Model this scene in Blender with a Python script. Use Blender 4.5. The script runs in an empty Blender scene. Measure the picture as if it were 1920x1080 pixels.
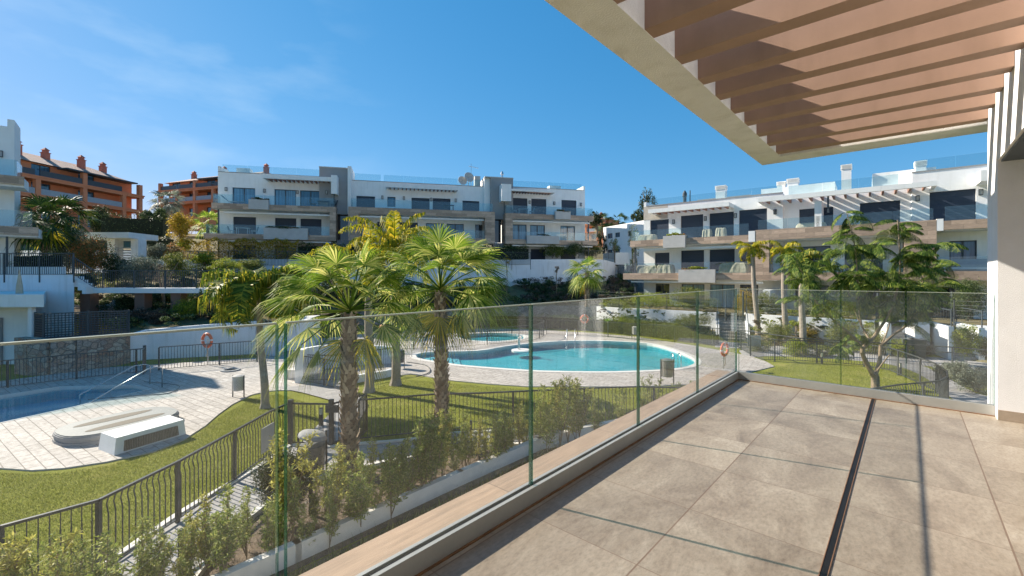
import bpy, math, random
import numpy as np
from mathutils import Vector, Matrix
from mathutils.geometry import tessellate_polygon
PI=math.pi; R=math.radians
sc=bpy.context.scene; col=sc.collection
# ---------------------------------------------------------------- camera, sky, sun, exposure
FOC=830.0; CX=960.0; HY=517.0; EYE=1.2          # focal length in photo pixels, horizon row, eye height
cd=bpy.data.cameras.new('camera'); cam=bpy.data.objects.new('camera',cd); col.objects.link(cam)
cd.sensor_width=36; cd.lens=36*FOC/1920; cd.shift_y=(HY-540)/1920; cd.clip_start=.05; cd.clip_end=3000
cam.location=(0,0,EYE); cam.rotation_euler=(R(90),0,0); sc.camera=cam
SUN_EL=33.0; SUN_AZ=-63.0                        # azimuth from +Y towards +X
w=bpy.data.worlds.new('World'); sc.world=w; w.use_nodes=True
nt=w.node_tree; N=nt.nodes; Lk=nt.links; bg=N['Background']
sky=N.new('ShaderNodeTexSky'); sky.sky_type='NISHITA'; sky.sun_disc=False
sky.sun_elevation=R(SUN_EL); sky.sun_rotation=R(SUN_AZ); sky.air_density=1.0; sky.dust_density=.15; sky.ozone_density=3.0; sky.altitude=0
tc=N.new('ShaderNodeTexCoord'); mp=N.new('ShaderNodeMapping'); mp.inputs['Scale'].default_value=(1.6,1.6,4.5)
Lk.new(tc.outputs['Generated'],mp.inputs[0])
nz=N.new('ShaderNodeTexNoise'); nz.inputs['Scale'].default_value=2.3; nz.inputs['Detail'].default_value=5; nz.inputs['Roughness'].default_value=.55
Lk.new(mp.outputs[0],nz.inputs['Vector'])
rp=N.new('ShaderNodeMapRange'); rp.inputs[1].default_value=.5; rp.inputs[2].default_value=.78; rp.inputs[3].default_value=0; rp.inputs[4].default_value=.34
Lk.new(nz.outputs[0],rp.inputs[0])
dp=N.new('ShaderNodeVectorMath'); dp.operation='DOT_PRODUCT'; v=Vector((-.62,.72,.27)).normalized(); dp.inputs[1].default_value=v
Lk.new(tc.outputs['Generated'],dp.inputs[0])
r2=N.new('ShaderNodeMapRange'); r2.inputs[1].default_value=.90; r2.inputs[2].default_value=1.0; Lk.new(dp.outputs['Value'],r2.inputs[0])
mu=N.new('ShaderNodeMath'); mu.operation='MULTIPLY'; Lk.new(rp.outputs[0],mu.inputs[0]); Lk.new(r2.outputs[0],mu.inputs[1])
sp=N.new('ShaderNodeSeparateColor'); cbn=N.new('ShaderNodeCombineColor'); Lk.new(sky.outputs[0],sp.inputs[0])   # deep clear-day blue: a gentle tone curve per channel
for i,(k_,g_) in enumerate(((.152,1.38),(.582,.65),(1.04,.50))):
    pw=N.new('ShaderNodeMath'); pw.operation='POWER'; pw.inputs[1].default_value=g_; Lk.new(sp.outputs[i],pw.inputs[0]); ml=N.new('ShaderNodeMath'); ml.operation='MULTIPLY'; ml.inputs[1].default_value=k_; Lk.new(pw.outputs[0],ml.inputs[0]); Lk.new(ml.outputs[0],cbn.inputs[i])
mx=N.new('ShaderNodeMixRGB'); Lk.new(mu.outputs[0],mx.inputs[0]); Lk.new(cbn.outputs[0],mx.inputs[1]); mx.inputs[2].default_value=(2.3,2.9,3.4,1)
Lk.new(mx.outputs[0],bg.inputs[0]); bg.inputs[1].default_value=.15
sd=bpy.data.lights.new('sun','SUN'); sd.energy=4.9; sd.angle=R(.5); sd.color=(1,.90,.77)
so=bpy.data.objects.new('sun',sd); col.objects.link(so)
az=R(SUN_AZ); el=R(SUN_EL); SV=Vector((math.sin(az)*math.cos(el),math.cos(az)*math.cos(el),math.sin(el)))
so.rotation_euler=SV.to_track_quat('Z','Y').to_euler(); so.location=(-20,10,25)
sc.view_settings.view_transform='Standard'; sc.view_settings.look='None'; sc.view_settings.exposure=1.15; sc.view_settings.gamma=1
sc.render.engine='CYCLES'; sc.cycles.transparent_max_bounces=32; sc.cycles.max_bounces=8
sc.cycles.caustics_reflective=False; sc.cycles.caustics_refractive=False
# ---------------------------------------------------------------- pixel -> place
GL=-3.4                                          # level of the lawns and pool decks (terrace floor is 0)
def G(px,py,z=GL):
    t=(z-EYE)*FOC/(HY-py); return Vector(((px-CX)/FOC*t,t,z))
def PY(px,py,Y): return Vector(((px-CX)/FOC*Y,Y,EYE+(HY-py)/FOC*Y))
AU=R(41.83); U=Vector((math.sin(AU),math.cos(AU),0)); NN=Vector((math.cos(AU),-math.sin(AU),0))  # along / across the terrace
def UN(u,n,z=0): return U*u+NN*n+Vector((0,0,z))
# ---------------------------------------------------------------- helpers
rng=random.Random(7)
class MB:
    def __init__(s,off=(0,0,0)): s.v=[];s.f=[];s.o=Vector(off)
    def add(s,vs,fs):
        b=len(s.v); s.v.extend([tuple(Vector(v)-s.o) for v in vs]); s.f.extend([tuple(i+b for i in f) for f in fs]); return s
    def box(s,x0,x1,y0,y1,z0,z1,M=None):
        vs=[Vector((x,y,z)) for z in (z0,z1) for (x,y) in ((x0,y0),(x1,y0),(x1,y1),(x0,y1))]
        if M: vs=[M@v for v in vs]
        return s.add(vs,[(3,2,1,0),(4,5,6,7),(0,1,5,4),(1,2,6,5),(2,3,7,6),(3,0,4,7)])
    def prism(s,poly,z0,z1):
        n=len(poly); a=sum(poly[i][0]*poly[(i+1)%n][1]-poly[(i+1)%n][0]*poly[i][1] for i in range(n))
        if a<0: poly=poly[::-1]
        vs=[(p[0],p[1],z0) for p in poly]+[(p[0],p[1],z1) for p in poly]
        tr=tessellate_polygon([[Vector((p[0],p[1],0)) for p in poly]])
        fs=[]
        for t in tr:
            p=[poly[i] for i in t]; c=(p[1][0]-p[0][0])*(p[2][1]-p[0][1])-(p[2][0]-p[0][0])*(p[1][1]-p[0][1])
            t=tuple(t) if c>0 else tuple(t)[::-1]
            fs.append(tuple(i+n for i in t)); fs.append(t[::-1])
        for i in range(n): j=(i+1)%n; fs.append((i,j,j+n,i+n))
        return s.add(vs,fs)
    def bar(s,a,b,w,h=None,up=Vector((0,0,1))):
        a=Vector(a);b=Vector(b);h=h or w; d=(b-a).normalized()
        if abs(d.dot(up))>.98: up=Vector((1,0,0)) if abs(d.x)<.9 else Vector((0,1,0))
        r=d.cross(up).normalized(); u=r.cross(d)
        vs=[p+r*(i*w/2)+u*(j*h/2) for p in (a,b) for i,j in ((-1,-1),(1,-1),(1,1),(-1,1))]
        return s.add(vs,[(0,1,2,3),(7,6,5,4),(1,0,4,5),(2,1,5,6),(3,2,6,7),(0,3,7,4)])
    def tube(s,pts,rad,seg=8,cap=True,wob=0):
        pts=[Vector(p) for p in pts]; n=len(pts)
        rr=rad if isinstance(rad,(list,tuple)) else [rad]*n
        vs=[];fs=[]; ref=Vector((0,0,1))
        for i,p in enumerate(pts):
            d=(pts[min(i+1,n-1)]-pts[max(i-1,0)]).normalized()
            if abs(d.dot(ref))>.95: ref=Vector((1,0,0)) if abs(d.x)<.8 else Vector((0,1,0))
            a=d.cross(ref).normalized(); b=d.cross(a); ref=a.cross(d) if abs(d.z)<.9 else ref
            for k in range(seg):
                t=2*PI*k/seg; q=rr[i]*(1+(rng.uniform(-wob,wob) if wob else 0)); vs.append(p+a*math.cos(t)*q+b*math.sin(t)*q)
        for i in range(n-1):
            for k in range(seg):
                k2=(k+1)%seg; fs.append((i*seg+k,i*seg+k2,(i+1)*seg+k2,(i+1)*seg+k))
        if cap: fs.append(tuple(range(seg))[::-1]); fs.append(tuple((n-1)*seg+k for k in range(seg)))
        return s.add(vs,fs)
    def lathe(s,c,prof,seg=20):
        c=Vector(c);vs=[];fs=[]
        for r,z in prof:
            for k in range(seg): t=2*PI*k/seg; vs.append(c+Vector((r*math.cos(t),r*math.sin(t),z)))
        n=len(prof)
        for i in range(n-1):
            for k in range(seg): k2=(k+1)%seg; fs.append((i*seg+k,i*seg+k2,(i+1)*seg+k2,(i+1)*seg+k))
        fs.append(tuple(range(seg))[::-1]); fs.append(tuple((n-1)*seg+k for k in range(seg)))
        return s.add(vs,fs)
    def leaves(s,c,rad,n,size,lo=.35,asp=.45,flat=0,seed=0,shape=None):
        """n leaf-sized quads in an uneven crown made of clumps"""
        r=np.random.RandomState(seed); c=np.array(c,float)-np.array(s.o); rad=np.array(rad,float)
        k=max(6,n//70); cc=r.normal(size=(k,3)); cc/=np.linalg.norm(cc,axis=1)[:,None]; cc*=(r.uniform(.15,.86,(k,1)))**.6
        if flat: cc[:,2]=np.abs(cc[:,2])*(1-flat)+cc[:,2]*0
        cr=r.uniform(.18,.42,(k,1))
        idx=r.randint(0,k,n); d=r.normal(size=(n,3)); d/=np.linalg.norm(d,axis=1)[:,None]
        p=(cc[idx]+d*cr[idx]*r.uniform(lo,1,(n,1))**.5)*rad+c
        s.cards(p,d,size,asp,r)
        return s
    def cards(s,p,d,size,asp,r):
        n=len(p); nr=d+r.normal(size=(n,3))*.7; nr/=np.linalg.norm(nr,axis=1)[:,None]
        t=np.cross(nr,r.normal(size=(n,3))); t/=np.linalg.norm(t,axis=1)[:,None]; b=np.cross(nr,t)
        L=size*r.uniform(.6,1.3,(n,1)); W=L*asp
        q=np.stack([p-t*L*.5,p+b*W*.5-t*L*.05,p+t*L*.5,p-b*W*.5-t*L*.05],1).reshape(-1,3)
        b0=len(s.v); s.v.extend(map(tuple,q.tolist())); s.f.extend([(b0+4*i,b0+4*i+1,b0+4*i+2,b0+4*i+3) for i in range(n)])
    def build(s,name,mat,parent=None,smooth=False):
        me=bpy.data.meshes.new(name); me.from_pydata(s.v,[],s.f); me.materials.append(mat)
        if smooth: me.polygons.foreach_set('use_smooth',[True]*len(me.polygons))
        me.update(); o=bpy.data.objects.new(name,me); col.objects.link(o)
        if parent: o.parent=parent
        else: o.location=s.o
        return o
def tag(o,label=None,cat=None,group=None,kind=None):
    if label: o['label']=label
    if cat: o['category']=cat
    if group: o['group']=group
    if kind: o['kind']=kind
    return o
def thing(name,label,cat,loc=(0,0,0),rz=0,group=None):
    o=bpy.data.objects.new(name,None); col.objects.link(o); o.location=loc; o.rotation_euler=(0,0,rz); o.empty_display_size=.2
    return tag(o,label,cat,group)
def dup(r,loc,rz=0,sc_=1,label=None,parent=None):
    c=r.copy(); col.objects.link(c)
    if parent is None:
        c.location=loc; c.rotation_euler=(0,0,rz); c.scale=(sc_,)*3 if not isinstance(sc_,tuple) else sc_
        if label: c['label']=label
    else: c.parent=parent
    for ch in list(r.children): dup(ch,None,parent=c)
    return c
def rotm(loc,rz): return Matrix.Translation(Vector(loc))@Matrix.Rotation(rz,4,'Z')
# ---------------------------------------------------------------- materials
def newmat(n):
    m=bpy.data.materials.new(n); m.use_nodes=True; return m,m.node_tree.nodes,m.node_tree.links,m.node_tree.nodes['Principled BSDF']
def ramp(N,cols):
    r=N.new('ShaderNodeValToRGB'); e=r.color_ramp.elements
    while len(e)<len(cols): e.new(.5)
    for i,(p,c) in enumerate(cols): e[i].position=p; e[i].color=(*c,1)
    return r
def plain(n,c,rough=.6,var=.12,scale=3,bump=.15,bscale=40,metal=0,spec=.4,stain=0):
    m,N,L,b=newmat(n); tc=N.new('ShaderNodeTexCoord')
    z=N.new('ShaderNodeTexNoise'); z.inputs['Scale'].default_value=scale; z.inputs['Detail'].default_value=6; z.inputs['Roughness'].default_value=.62; L.new(tc.outputs['Object'],z.inputs[0])
    r=ramp(N,[(.3,[x*(1-var) for x in c]),(.7,[min(1,x*(1+var*.7)) for x in c])]); L.new(z.outputs[0],r.inputs[0])
    out=r.outputs[0]
    if stain:
        mp=N.new('ShaderNodeMapping'); mp.inputs['Scale'].default_value=(3,3,.35); L.new(tc.outputs['Object'],mp.inputs[0])
        z3=N.new('ShaderNodeTexNoise'); z3.inputs['Scale'].default_value=1.5; z3.inputs['Detail'].default_value=5; L.new(mp.outputs[0],z3.inputs[0])
        rr=ramp(N,[(.5,(1,1,1)),(.75,(1-stain,1-stain*1.05,1-stain*1.2))]); L.new(z3.outputs[0],rr.inputs[0])
        mm=N.new('ShaderNodeMixRGB'); mm.blend_type='MULTIPLY'; mm.inputs[0].default_value=1; L.new(out,mm.inputs[1]); L.new(rr.outputs[0],mm.inputs[2]); out=mm.outputs[0]
    L.new(out,b.inputs['Base Color']); b.inputs['Roughness'].default_value=rough; b.inputs['Metallic'].default_value=metal; b.inputs['Specular IOR Level'].default_value=spec
    if bump:
        z2=N.new('ShaderNodeTexNoise'); z2.inputs['Scale'].default_value=bscale; z2.inputs['Detail'].default_value=4; L.new(tc.outputs['Object'],z2.inputs[0])
        bp=N.new('ShaderNodeBump'); bp.inputs['Strength'].default_value=bump; bp.inputs['Distance'].default_value=.02; L.new(z2.outputs[0],bp.inputs['Height']); L.new(bp.outputs[0],b.inputs['Normal'])
    return m
def foliage(n,c0,c1,c2,trans=.3,rough=.5):
    m,N,L,b=newmat(n); g=N.new('ShaderNodeNewGeometry'); r=ramp(N,[(0,c0),(.55,c1),(1,c2)]); L.new(g.outputs['Random Per Island'],r.inputs[0])
    L.new(r.outputs[0],b.inputs['Base Color']); b.inputs['Roughness'].default_value=max(rough,.55); b.inputs['Specular IOR Level'].default_value=.2
    t=N.new('ShaderNodeBsdfTranslucent'); L.new(r.outputs[0],t.inputs[0]); mx=N.new('ShaderNodeMixShader'); mx.inputs[0].default_value=trans
    L.new(b.outputs[0],mx.inputs[1]); L.new(t.outputs[0],mx.inputs[2]); L.new(mx.outputs[0],N['Material Output'].inputs[0]); return m
def schlick(N,L,lo=.04,hi=1.0,p=5):
    lw=N.new('ShaderNodeLayerWeight'); lw.inputs[0].default_value=.5
    a=N.new('ShaderNodeMath'); a.operation='POWER'; a.inputs[1].default_value=p; L.new(lw.outputs['Facing'],a.inputs[0])
    b=N.new('ShaderNodeMath'); b.operation='MULTIPLY_ADD'; b.inputs[1].default_value=hi-lo; b.inputs[2].default_value=lo; L.new(a.outputs[0],b.inputs[0]); return b
def glassm(n,tint,lo=.05,hi=.9,p=4,rough=0.0,bump=0,bs=3,haze=0,hc=(.6,.68,.68)):
    m,N,L,b=newmat(n); N.remove(b); t=N.new('ShaderNodeBsdfTransparent'); t.inputs[0].default_value=(*tint,1)
    gl=N.new('ShaderNodeBsdfGlossy'); gl.inputs['Roughness'].default_value=rough; s=schlick(N,L,lo,hi,p)
    mx=N.new('ShaderNodeMixShader'); L.new(s.outputs[0],mx.inputs[0]); L.new(t.outputs[0],mx.inputs[1]); L.new(gl.outputs[0],mx.inputs[2])
    if bump:
        tc=N.new('ShaderNodeTexCoord'); z=N.new('ShaderNodeTexNoise'); z.inputs['Scale'].default_value=bs; z.inputs['Detail'].default_value=3; L.new(tc.outputs['Object'],z.inputs[0])
        bp=N.new('ShaderNodeBump'); bp.inputs['Strength'].default_value=bump; bp.inputs['Distance'].default_value=.05; L.new(z.outputs[0],bp.inputs['Height']); L.new(bp.outputs[0],gl.inputs['Normal'])
    last=mx
    if haze:
        d=N.new('ShaderNodeBsdfDiffuse'); d.inputs[0].default_value=(*hc,1); m2=N.new('ShaderNodeMixShader'); m2.inputs[0].default_value=haze
        if n=='railing_glass':      # dust and dried drops on the panes
            tc=N.new('ShaderNodeTexCoord'); za=N.new('ShaderNodeTexNoise'); za.inputs['Scale'].default_value=2.4; za.inputs['Detail'].default_value=9; za.inputs['Roughness'].default_value=.7; L.new(tc.outputs['Object'],za.inputs[0])
            mr=N.new('ShaderNodeMapRange'); mr.inputs[1].default_value=.42; mr.inputs[2].default_value=.75; mr.inputs[3].default_value=.008; mr.inputs[4].default_value=.06; L.new(za.outputs[0],mr.inputs[0]); L.new(mr.outputs[0],m2.inputs[0])
        L.new(mx.outputs[0],m2.inputs[1]); L.new(d.outputs[0],m2.inputs[2]); last=m2
    L.new(last.outputs[0],N['Material Output'].inputs[0]); return m
def bricks(n,c1,c2,mort,bw,bh,ms=.012,plane='xy',rot=0,off=.5,rough=.7,grain=0,gc=.25,bump=.4,noise=.15,nscale=4,soft=.1):
    m,N,L,b=newmat(n); tc=N.new('ShaderNodeTexCoord'); vec=tc.outputs['Object']
    if plane!='xy':
        sx=N.new('ShaderNodeSeparateXYZ'); L.new(vec,sx.inputs[0]); ad=N.new('ShaderNodeMath'); L.new(sx.outputs[0],ad.inputs[0]); L.new(sx.outputs[1],ad.inputs[1])
        cb=N.new('ShaderNodeCombineXYZ'); L.new(ad.outputs[0],cb.inputs[0]); L.new(sx.outputs[2],cb.inputs[1]); vec=cb.outputs[0]
    mp=N.new('ShaderNodeMapping'); mp.inputs['Rotation'].default_value=(0,0,rot); L.new(vec,mp.inputs[0])
    br=N.new('ShaderNodeTexBrick'); br.offset=off; br.inputs['Color1'].default_value=(*c1,1); br.inputs['Color2'].default_value=(*c2,1); br.inputs['Mortar'].default_value=(*mort,1)
    br.inputs['Scale'].default_value=1; br.inputs['Brick Width'].default_value=bw; br.inputs['Row Height'].default_value=bh; br.inputs['Mortar Size'].default_value=ms; br.inputs['Mortar Smooth'].default_value=soft; br.inputs['Bias'].default_value=0
    L.new(mp.outputs[0],br.inputs[0])
    gm=N.new('ShaderNodeMapping'); gm.inputs['Scale'].default_value=(1,12,1) if grain else (1,1,1); L.new(mp.outputs[0],gm.inputs[0])
    z=N.new('ShaderNodeTexNoise'); z.inputs['Scale'].default_value=nscale; z.inputs['Detail'].default_value=7; z.inputs['Roughness'].default_value=.65; L.new(gm.outputs[0],z.inputs[0])
    r=ramp(N,[(.3,(1-noise-(gc if grain else 0),)*3),(.7,(1+noise*.5,)*3)]); L.new(z.outputs[0],r.inputs[0])
    mm=N.new('ShaderNodeMixRGB'); mm.blend_type='MULTIPLY'; mm.inputs[0].default_value=1; L.new(br.outputs[0],mm.inputs[1]); L.new(r.outputs[0],mm.inputs[2]); L.new(mm.outputs[0],b.inputs['Base Color'])
    b.inputs['Roughness'].default_value=rough
    hh=N.new('ShaderNodeMath'); hh.operation='MULTIPLY_ADD'; hh.inputs[1].default_value=-1.2; L.new(br.outputs['Fac'],hh.inputs[0]); L.new(z.outputs[0],hh.inputs[2])
    bp=N.new('ShaderNodeBump'); bp.inputs['Strength'].default_value=bump; bp.inputs['Distance'].default_value=.012; L.new(hh.outputs[0],bp.inputs['Height']); L.new(bp.outputs[0],b.inputs['Normal'])
    return m
WHITE=plain('white_render',(.82,.82,.80),.85,.05,1.2,.35,60,stain=.07)
WHITE2=plain('white_wall_render',(.82,.83,.84),.85,.06,.8,.3,60,stain=.16)
CREAM=plain('cream_render',(.80,.80,.79),.85,.09,2.5,.35,90,stain=.14)
PILLAR=plain('rough_white_render',(.84,.84,.84),.9,.06,3,.35,200,stain=.05)
GREYW=plain('grey_render',(.30,.30,.30),.85,.08,1,.2,50)
CONC=plain('planter_concrete',(.50,.48,.45),.8,.1,2,.2,40)
BROWN=plain('brown_beam_paint',(.36,.235,.175),.6,.08,4,.07,140,spec=.3,stain=.16)
BROWN2=plain('brown_rafter',(.24,.12,.08),.6,.1,5,.2,60)
DARKM=plain('anthracite_metal',(.055,.07,.08),.45,.1,6,0,metal=0)
FENCEM=plain('fence_grey_paint',(.045,.053,.058),.4,.15,6,0,spec=.5)
STEEL=plain('brushed_steel',(.55,.55,.54),.25,.06,9,0,metal=.9)
CHAN=plain('aluminium_channel',(.42,.42,.39),.45,.08,8,.05,60,metal=.35)
ORANGE=plain('lifebuoy_orange',(.75,.14,.04),.5,.06,8,0)
BUOYW=plain('lifebuoy_white',(.75,.73,.70),.5,.05,8,0)
TERRA=plain('terracotta_render',(.60,.25,.13),.85,.1,.5,.2,20)
TERRA2=plain('red_chimney_render',(.50,.17,.11),.85,.1,1,.2,20)
TARP=plain('tan_furniture_cover',(.50,.42,.31),.8,.15,4,.5,8)
FURN=plain('grey_balcony_furniture',(.30,.36,.40),.6,.1,4,0)
FURNW=plain('white_furniture',(.6,.62,.63),.6,.1,4,0)
SOIL=plain('planting_soil',(.13,.095,.065),.95,.5,6,.9,30)
SHUT=bricks('dark_shutter',(.022,.036,.062),(.028,.044,.072),(.008,.01,.014),40,.07,.006,plane='xz',rough=.5,noise=.04,bump=.3)
WOODB=bricks('timber_look_tile',(.68,.49,.355),(.37,.265,.19),(.20,.145,.11),1.15,.30,.006,plane='xz',grain=1,gc=.28,nscale=3.5,bump=.15,rough=.6,noise=.2)
WOODL=bricks('timber_look_ledge',(.44,.315,.215),(.36,.26,.18),(.24,.17,.12),1.2,.40,.004,grain=1,gc=.22,nscale=3,bump=.1,rough=.5,noise=.15)
def rubble(n,cols,mort,scale):
    m,N,L,b=newmat(n); tc=N.new('ShaderNodeTexCoord'); z=N.new('ShaderNodeTexNoise'); z.inputs['Scale'].default_value=3; L.new(tc.outputs['Object'],z.inputs[0])
    mx=N.new('ShaderNodeMixRGB'); mx.inputs[0].default_value=.08; L.new(tc.outputs['Object'],mx.inputs[1]); L.new(z.outputs['Color'],mx.inputs[2]); mp=N.new('ShaderNodeMapping'); mp.inputs['Scale'].default_value=(1,1,1.5); L.new(mx.outputs[0],mp.inputs[0])
    v=N.new('ShaderNodeTexVoronoi'); v.inputs['Scale'].default_value=scale; L.new(mp.outputs[0],v.inputs['Vector']); v2=N.new('ShaderNodeTexVoronoi'); v2.feature='DISTANCE_TO_EDGE'; v2.inputs['Scale'].default_value=scale; L.new(mp.outputs[0],v2.inputs['Vector'])
    sp=N.new('ShaderNodeSeparateColor'); L.new(v.outputs['Color'],sp.inputs[0]); r=ramp(N,[(i/(len(cols)-1),c) for i,c in enumerate(cols)]); L.new(sp.outputs[0],r.inputs[0])
    z2=N.new('ShaderNodeTexNoise'); z2.inputs['Scale'].default_value=18; z2.inputs['Detail'].default_value=6; L.new(tc.outputs['Object'],z2.inputs[0]); r3=ramp(N,[(.3,(.65,)*3),(.7,(1.2,)*3)]); L.new(z2.outputs[0],r3.inputs[0])
    mm=N.new('ShaderNodeMixRGB'); mm.blend_type='MULTIPLY'; mm.inputs[0].default_value=1; L.new(r.outputs[0],mm.inputs[1]); L.new(r3.outputs[0],mm.inputs[2])
    r2=ramp(N,[(.0,(0,0,0)),(.07,(1,1,1))]); L.new(v2.outputs['Distance'],r2.inputs[0]); m2=N.new('ShaderNodeMixRGB'); L.new(r2.outputs[0],m2.inputs[0]); m2.inputs[1].default_value=(*mort,1); L.new(mm.outputs[0],m2.inputs[2]); L.new(m2.outputs[0],b.inputs['Base Color'])
    b.inputs['Roughness'].default_value=.9; bp=N.new('ShaderNodeBump'); bp.inputs['Strength'].default_value=.9; bp.inputs['Distance'].default_value=.05; L.new(r2.outputs[0],bp.inputs['Height']); L.new(bp.outputs[0],b.inputs['Normal']); return m
STONEW=rubble('rubble_stone',[(.45,.36,.28),(.38,.22,.15),(.33,.29,.25),(.50,.43,.34),(.40,.27,.19)],(.20,.17,.14),3.4)
GREYSTONE=rubble('grey_rubble_stone',[(.33,.32,.30),(.24,.23,.22),(.40,.38,.35),(.29,.28,.26)],(.15,.145,.14),3.0)
DECKM=bricks('stamped_deck',(.50,.455,.41),(.39,.355,.32),(.17,.145,.12),.56,.28,.010,rot=R(34),noise=.42,nscale=7,bump=.7,rough=.8,soft=.3)
PATHM=bricks('grey_pavers',(.36,.345,.33),(.28,.27,.265),(.17,.16,.15),.42,.21,.006,rot=R(-30),noise=.14,nscale=4,bump=.3,rough=.85)
TILEBK=plain('copings',(.66,.63,.58),.6,.06,6,.1)
ROOFT=bricks('roof_tiles',(.60,.42,.33),(.48,.32,.25),(.12,.07,.05),.28,.45,.05,noise=.25,bump=1,soft=.6,rough=.9)
POOLT=bricks('pool_mosaic',(.03,.36,.43),(.04,.42,.49),(.07,.44,.50),.3,.3,.01,noise=.1,nscale=2,bump=.05,rough=.4,plane='xy')
POOLD=bricks('deep_pool_mosaic',(.006,.38,.50),(.010,.43,.55),(.02,.45,.57),.3,.3,.01,noise=.12,nscale=2,bump=.05,rough=.4)
WATER=glassm('water',(.86,.97,.98),.02,.6,4.5,0.0,bump=.16,bs=2.2)
GLASSR=glassm('railing_glass',(.985,.996,.992),.05,.75,4.2,haze=.016,hc=(.7,.78,.76))
GLASSF=glassm('balcony_glass',(.84,.92,.93),.05,.7,4.0,haze=.02,hc=(.6,.68,.70))
def panem(n,c,rough=.04,spec=.8):
    m,N,L,b=newmat(n); tc=N.new('ShaderNodeTexCoord'); mp=N.new('ShaderNodeMapping'); mp.inputs['Scale'].default_value=(9,9,.3); L.new(tc.outputs['Object'],mp.inputs[0])
    z=N.new('ShaderNodeTexNoise'); z.inputs['Scale'].default_value=1; L.new(mp.outputs[0],z.inputs[0]); r=ramp(N,[(.4,[x*.75 for x in c]),(.6,[x*1.2 for x in c])]); L.new(z.outputs[0],r.inputs[0])
    L.new(r.outputs[0],b.inputs['Base Color']); b.inputs['Roughness'].default_value=rough; b.inputs['Specular IOR Level'].default_value=spec; b.inputs['Coat Weight'].default_value=.3; b.inputs['Coat Roughness'].default_value=.02; return m
PANE=panem('window_pane',(.04,.115,.19)); PANEC=panem('curtained_pane',(.12,.24,.34)); PANED=panem('dark_pane',(.012,.018,.026))
EDGE=plain('polished_glass_edge',(.012,.085,.07),.15,.1,5,0,spec=.8)
_n=EDGE.node_tree; _t=_n.nodes.new('ShaderNodeBsdfTransparent'); _t.inputs[0].default_value=(.55,.78,.72,1); _m=_n.nodes.new('ShaderNodeMixShader'); _m.inputs[0].default_value=.66
_n.links.new(_n.nodes['Principled BSDF'].outputs[0],_m.inputs[1]); _n.links.new(_t.outputs[0],_m.inputs[2]); _n.links.new(_m.outputs[0],_n.nodes['Material Output'].inputs[0])
BARK=plain('palm_bark',(.23,.175,.125),.95,.35,12,.8,25)
BARK2=plain('smooth_palm_bark',(.30,.255,.205),.9,.25,9,.5,14)
BARK3=plain('branch_bark',(.24,.185,.125),.9,.3,8,.5,20)
DRYB=foliage('dry_boots',(.14,.10,.07),(.32,.25,.18),(.55,.46,.35),0,.9)
FAN=foliage('fan_palm_leaf',(.05,.12,.012),(.21,.30,.03),(.66,.62,.20),.45,.33)
FAND=foliage('dark_fan_palm_leaf',(.008,.028,.010),(.03,.07,.012),(.12,.17,.03),.2)
QUEEN=foliage('queen_palm_leaf',(.09,.14,.012),(.36,.36,.02),(.72,.52,.04),.45)
QUEENG=foliage('green_queen_palm_leaf',(.04,.09,.012),(.15,.22,.025),(.60,.48,.05),.4)
JAC=foliage('feathery_leaf',(.02,.055,.010),(.085,.15,.02),(.30,.34,.06),.4)
YOUNG=foliage('young_leaf',(.12,.17,.03),(.27,.33,.07),(.50,.48,.16),.45)
YOUNGY=foliage('young_yellow_leaf',(.22,.22,.04),(.42,.40,.08),(.60,.55,.16),.45)
SHRUB=foliage('shrub_leaf',(.05,.075,.015),(.16,.20,.04),(.38,.36,.11),.35)
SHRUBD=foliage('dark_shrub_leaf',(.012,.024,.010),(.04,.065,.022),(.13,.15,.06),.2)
SHRUBG=foliage('greygreen_leaf',(.07,.085,.06),(.17,.20,.145),(.36,.39,.31),.25)
SHRUBY=foliage('yellow_leaf',(.15,.11,.012),(.42,.30,.03),(.62,.44,.05),.35)
SHRUBR=foliage('red_tipped_leaf',(.08,.11,.03),(.25,.22,.08),(.68,.22,.08),.3)
SHRUBL=foliage('lime_leaf',(.09,.15,.015),(.27,.33,.03),(.52,.50,.08),.4)
HEDGE=foliage('hedge_leaf',(.025,.045,.014),(.075,.115,.032),(.26,.30,.13),.25)
TWIG=foliage('dry_twigs',(.05,.035,.025),(.12,.09,.065),(.26,.20,.15),.1,.8)
SUCC=foliage('succulent',(.12,.26,.04),(.24,.42,.07),(.42,.55,.15),.3)
GRASSB=foliage('grass_blades',(.12,.15,.018),(.24,.27,.045),(.42,.40,.13),.35)
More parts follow.
